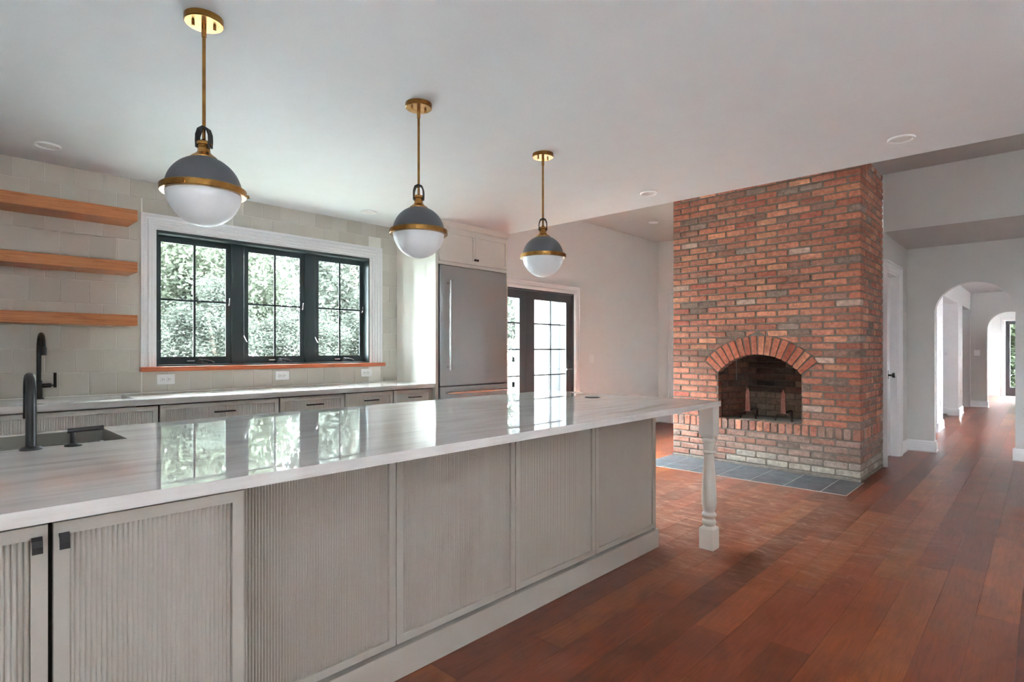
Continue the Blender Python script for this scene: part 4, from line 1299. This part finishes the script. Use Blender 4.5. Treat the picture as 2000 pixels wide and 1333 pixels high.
q4(P(S0 - 0.01, D2, ZSILL), P(S0 - 0.01, D2, 1.6), P(BK0 - 0.006, DB + 0.006, 1.6), P(BK0 - 0.006, DB + 0.006, ZSILL))
q4(P(S1 + 0.01, D2, ZSILL), P(S1 + 0.01, D2, 1.6), P(BK1 + 0.006, DB + 0.006, 1.6), P(BK1 + 0.006, DB + 0.006, ZSILL))
q4(P(BK0 - 0.006, DB + 0.006, ZSILL), P(BK0 - 0.006, DB + 0.006, 1.6), P(BK1 + 0.006, DB + 0.006, 1.6), P(BK1 + 0.006, DB + 0.006, ZSILL))
q4(P(S0 - 0.01, D2, 1.6), P(S1 + 0.01, D2, 1.6), P(BK1, DB + 0.006, 1.6), P(BK0, DB + 0.006, 1.6))
mb.add(vs, fs)
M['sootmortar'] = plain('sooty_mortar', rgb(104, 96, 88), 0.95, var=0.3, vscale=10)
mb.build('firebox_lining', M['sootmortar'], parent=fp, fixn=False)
MB().add([P(S0 - 0.006, 0.10, ZSILL), P(S1 + 0.006, 0.10, ZSILL), P(BK1 + 0.004, DB, ZSILL), P(BK0 - 0.004, DB, ZSILL),
          P(S0 - 0.006, 0.10, ZSILL - 0.05), P(S1 + 0.006, 0.10, ZSILL - 0.05), P(BK1 + 0.004, DB, ZSILL - 0.05), P(BK0 - 0.004, DB, ZSILL - 0.05)],
         [(0, 1, 2, 3), (7, 6, 5, 4), (0, 4, 5, 1), (1, 5, 6, 2), (2, 6, 7, 3), (3, 7, 4, 0)]).build('firebox_floor', M['ash'], parent=fp)
# the 290 bricks that show largest are parts, the rest one mesh
bricks.sort(key=lambda t: -t[0])
for rk, (v_, f_, c_) in bricks[:290]:
    MB().add(v_, f_, c_).build('brick', M['brick'], parent=fp)
mb = MB()
for rk, (v_, f_, c_) in bricks[290:]:
    mb.add(v_, f_, c_)
mb.build('brickwork', M['brick'], parent=fp, kind='stuff')

# damper chain
ch = thing('damper_chain', P(1.24, 0.16, 0.9), 'thin steel damper chain hanging in the firebox arch', 'chain')
zz = 1.22; k = 0
while zz > 0.90:
    ax = (0.005, 0.001) if k % 2 == 0 else (0.001, 0.005)
    c_ = P(1.24, 0.16, zz)
    ring = []
    for i in range(9):
        t = 2 * math.pi * i / 8
        ring.append((c_[0] + ax[0] * math.cos(t), c_[1] + ax[1] * math.cos(t), c_[2] + 0.008 * math.sin(t)))
    MB().tube(ring, 0.002, 5, caps=False).build('link', M['chain'], parent=ch, smooth=60)
    zz -= 0.0125; k += 1

# andirons
def andiron(s, d, lab, tone):
    c = P(s, d, ZSILL)
    a = thing('andiron', c, lab, 'andiron', 'andirons in the firebox')
    po = MB()
    pp = [(-0.026, 0.085), (0.026, 0.085), (0.024, 0.15), (0.021, 0.2), (0.023, 0.27), (0.018, 0.30), (0.010, 0.305), (0.008, 0.33), (-0.008, 0.33), (-0.010, 0.305), (-0.018, 0.30), (-0.023, 0.27), (-0.021, 0.2), (-0.024, 0.15)]
    po.prism(pp, lambda u, v, dd: P(s + u, d + dd, ZSILL + v), -0.008, 0.008)
    po.build('post', tone, parent=a)
    arch = []
    for k in range(11):
        t = math.pi * k / 10
        arch.append(P(s + 0.085 * math.cos(t), d - 0.0, ZSILL + 0.006 + 0.082 * math.sin(t) ** 0.75))
    MB().tube(arch, 0.008, 8).build('foot', M['rustbar'], parent=a, smooth=50)
    MB().tube([P(s, d + 0.005, ZSILL + 0.09), P(s - 0.0, d + 0.24, ZSILL + 0.095), P(s, d + 0.27, ZSILL + 0.085), P(s, d + 0.275, ZSILL + 0.004)], 0.011, 8).build('log_bar', M['rustbar'], parent=a, smooth=50)
andiron(1.105, 0.14, 'rusty iron andiron standing left in the firebox', M['rust'])
andiron(0.735, 0.14, 'flaking pinkish iron andiron standing right in the firebox', M['rust'])

# slate hearth
he = thing('slate_hearth', (5.7, 2.2, 0.0), 'flush blue-grey slate hearth slab in the floor before the chimney', 'hearth')
ys = [1.215, 1.415, 1.72, 2.025, 2.33, 2.635, 2.94, 3.175]
xs = [5.392, 5.71, 6.02]
MB().box(5.39, 6.02, 1.213, 3.177, -0.004, 0.0034).build('grout_bed', M['grout'], parent=he)
for i in range(2):
    for j in range(len(ys) - 1):
        MB().box(xs[i] + 0.0025, xs[i + 1] - 0.0025, ys[j] + 0.0025, ys[j + 1] - 0.0025, -0.003, 0.0045, 0.0008).build('slate_tile', M['slate'], parent=he)
MB().box(6.02, 6.12, 1.9, 3.177, -0.004, 0.003).build('slate_strip', M['slate'], parent=he)

# ------------------------------------------------------------------ outdoors
struct(MB().box(-60, 70, -60, 60, -0.6, -0.35).build('ground_lawn', M['lawn']))
struct(MB().box(2.0, 24.0, 10.8, 15.6, -0.349, -0.3).build('bounce_strip', M['bounce_paving']))  # unseen pale strip added to bounce daylight deep onto the kitchen ceiling
struct(MB().box(-8.0, 10.0, -9.0, YF - 0.6, -0.349, -0.3).build('bounce_paving', M['bounce_paving']))  # unseen pale ground added to bounce daylight up through the rear opening
struct(MB().box(XL - 0.5, 4.1, W + 0.175, W + 1.75, 2.62, 2.78).build('sky_shade_eave', M['trim']))  # unseen deep eave added to cut direct sky through the kitchen window
struct(MB().box(4.1, 9.6, W + 0.175, W + 0.75, 2.62, 2.78).build('sky_shade_eave_short', M['trim']))  # shallower continuation, also unseen and added to cut steep sky light
hw = thing('house_wing', (9.0, 7.9, -0.35), 'white painted house wing outside the French doors', 'building')
MB().box(8.77, 13.0, 7.55, 7.85, -0.35, 2.9).build('white_wall', M['white_siding'], parent=hw)
MB().box(9.10, 9.375, 7.46, 7.549, -0.35, 2.85).build('dark_siding', M['dark_siding'], parent=hw)
MB().box(9.38, 9.47, 7.40, 7.549, -0.35, 2.88).build('downpipe', M['white_siding'], parent=hw)
MB().box(9.475, 9.8, 7.46, 7.549, -0.35, 2.85).build('dark_siding', M['dark_siding'], parent=hw)
MB().box(8.7, 13.1, 6.85, 7.95, 2.9, 3.02).build('eave', M['dark_siding'], parent=hw)  # out of view; overhang deepened to shade the siding below
gp_ = tag(MB().box(7.05, 7.22, 6.42, 6.6, -0.05, 2.9, 0.01).build('porch_pillar', M['pillar']), 'dark grey pillar standing outside the French doors', 'pillar')

CROWNS = {}
def crown_mesh(key, n, leafs, low, seed):
    """crown of leaves in a unit box: radius 1, height 1, standing on z = 0"""
    r = np.random.RandomState(seed)
    nc = 110
    cc = r.normal(size=(nc, 3)); cc /= np.linalg.norm(cc, axis=1)[:, None]
    rr = r.uniform(0.2, 1.0, nc)[:, None] ** 0.45
    cen = cc * rr * np.array([0.86, 0.86, (1 - low) / 2 * 0.92]) + np.array([0, 0, (1 + low) / 2])
    idx = r.randint(0, nc, n)
    c = cen[idx] + r.normal(size=(n, 3)) * np.array([0.13, 0.13, 0.045])
    c[:, 2] = np.maximum(c[:, 2], 0.01)
    a = r.normal(size=(n, 3)); a[:, 2] *= 0.6; a /= np.linalg.norm(a, axis=1)[:, None]
    b = r.normal(size=(n, 3)); b -= a * (a * b).sum(1)[:, None]; b /= np.linalg.norm(b, axis=1)[:, None]
    s_ = r.uniform(0.6, 1.3, n)[:, None] * leafs
    q = np.array([1, 1, 0.3])
    V = np.stack([c - a * s_ * q, c + b * s_ * 0.55 * q, c + a * s_ * q, c - b * s_ * 0.55 * q], 1).reshape(-1, 3)
    me = bpy.data.meshes.new('crown')
    me.vertices.add(4 * n); me.loops.add(4 * n); me.polygons.add(n)
    me.vertices.foreach_set('co', V.astype(np.float32).ravel())
    me.loops.foreach_set('vertex_index', np.arange(4 * n, dtype=np.int32))
    me.polygons.foreach_set('loop_start', np.arange(0, 4 * n, 4, dtype=np.int32))
    me.polygons.foreach_set('loop_total', np.full(n, 4, np.int32))
    at = me.color_attributes.new('col', 'FLOAT_COLOR', 'POINT')
    cl = np.repeat(r.uniform(0.7, 1.2, (n, 1)), 4, 0) * np.ones((1, 3))
    at.data.foreach_set('color', np.concatenate([cl, np.ones((4 * n, 1))], 1).astype(np.float32).ravel())
    me.update(); me.validate()
    CROWNS[key] = me
crown_mesh('a', 24000, 0.034, 0.06, 40)
crown_mesh('b', 24000, 0.036, 0.12, 41)
crown_mesh('c', 40000, 0.06, 0.0, 42)
crown_mesh('d', 26000, 0.034, 0.0, 43)
for key, mt in (('a', 'leaf'), ('b', 'leaf2'), ('c', 'leaf3'), ('d', 'leaf4')):
    CROWNS[key].materials.append(M[mt])
def make_tree(name, x, y, h, rad, key, rot, label, group='trees outside the kitchen window', cat='tree'):
    t = thing(name, (x, y, -0.35), label, cat, group)
    MB().tube([(x, y, -0.35), (x + 0.06, y, h * 0.3), (x - 0.05, y + 0.06, h * 0.55), (x, y, h * 0.8)], [0.03 * h ** 0.9, 0.02 * h, 0.013 * h, 0.02], 10).build('trunk', M['bark'], parent=t, smooth=50)
    o = bpy.data.objects.new('crown', CROWNS[key]); COL.objects.link(o); o.parent = t; o['kind'] = 'stuff'
    o.scale = (rad, rad, h); o.rotation_euler = (0, 0, rot)
    return t
tl = [(1.6, 18.0, 7.6, 2.3, 'a', 'leafy tree behind the left panes of the kitchen window'),
      (6.2, 18.4, 8.0, 2.3, 'b', 'leafy tree behind the left mullion of the kitchen window'),
      (10.8, 18.0, 7.8, 2.3, 'a', 'leafy tree behind the right panes of the kitchen window'),
      (15.4, 18.6, 8.0, 2.3, 'b', 'leafy tree beyond the right edge of the kitchen window'),
      (20.4, 18.2, 8.2, 2.5, 'a', 'leafy tree seen through the left French door'),
      (-3.2, 18.6, 8.0, 2.3, 'b', 'leafy tree far left of the kitchen window'),
      (-8.0, 18.0, 8.4, 2.4, 'a', 'unseen leafy tree further left, added to block low sky light'),  # unseen, added to keep low sky off the refrigerator side panel
      (-12.8, 17.0, 8.6, 2.4, 'b', 'second unseen leafy tree further left, added to block low sky light'),  # unseen, added to continue the screen against low sky
      (-17.4, 15.4, 8.6, 2.4, 'a', 'leftmost unseen leafy tree, added to block low sky light'),  # unseen, added to close the left end of the sky screen
      (-9.6, 11.6, 8.4, 2.2, 'b', 'unseen leafy tree on the west lawn, added to block low sky light'),  # unseen, added to screen the open western sky
      (-10.2, 7.6, 8.4, 2.0, 'a', 'unseen leafy tree at the west edge of the lawn, added to block low sky light'),  # unseen, added to screen western sky grazing along the wall
      (25.4, 17.6, 8.4, 2.4, 'b', 'unseen leafy tree right of the French doors view, added to block low sky light'),  # unseen, added to screen low sky on the right
      (3.9, 22.6, 9.6, 2.5, 'b', 'taller tree in the second row left of the window middle'),
      (8.6, 22.8, 9.8, 2.5, 'a', 'taller tree in the second row right of the window middle'),
      (13.4, 23.0, 9.6, 2.5, 'b', 'taller tree in the second row beyond the window right edge')]
for k, (x, y, h, rad, key, lab) in enumerate(tl):
    make_tree('leafy_tree', x, y, h * 1.06, rad, key, k * 1.3, lab)
for k, (x, lab) in enumerate(((3.0, 'hedge shrub below the leftmost pane of the kitchen window'), (5.4, 'hedge shrub seen low in the left sash of the kitchen window'),
                              (7.8, 'hedge shrub seen low in the middle sash of the kitchen window'), (10.2, 'hedge shrub seen low in the right sash of the kitchen window'),
                              (12.6, 'hedge shrub at the right edge of the kitchen window'))):
    make_tree('garden_shrub', x, 15.9 + 0.2 * (k % 2), 3.3 + 0.3 * (k % 2), 1.35, 'd', k * 0.9, lab, 'shrubs outside the kitchen window', 'shrub')
make_tree('garden_tree', 27.5, 1.4, 7.0, 2.2, 'c', 0.4, 'bright green tree seen through the far hall door', None)
for k, lab in enumerate(('first', 'second', 'third', 'fourth', 'fifth', 'sixth', 'seventh', 'eighth', 'ninth')):  # unseen dense row added to block direct sky at the rear opening
    make_tree('sky_screen_tree', -10.0 + 2.6 * k, -9.6, 7.5, 2.0, 'c', k * 0.7, lab + ' from the left of the dense unseen trees added behind the camera to block sky light', 'added sky-blocking trees behind the camera')
for k, (x, y, lab) in enumerate(((13.6, -7.2, 'dense unseen tree added right of the house to block sky light, nearest the hall'), (16.4, -9.6, 'dense unseen tree added right of the house to block sky light, furthest from the hall'), (11.4, -9.4, 'dense unseen tree added right of the house to block sky light, nearest the camera'))):  # unseen trees added to block direct sky at the right-hand wall opening
    make_tree('sky_screen_tree', x, y, 7.5, 2.0, 'c', k * 0.9 + 0.3, lab, 'added sky-blocking trees right of the house')
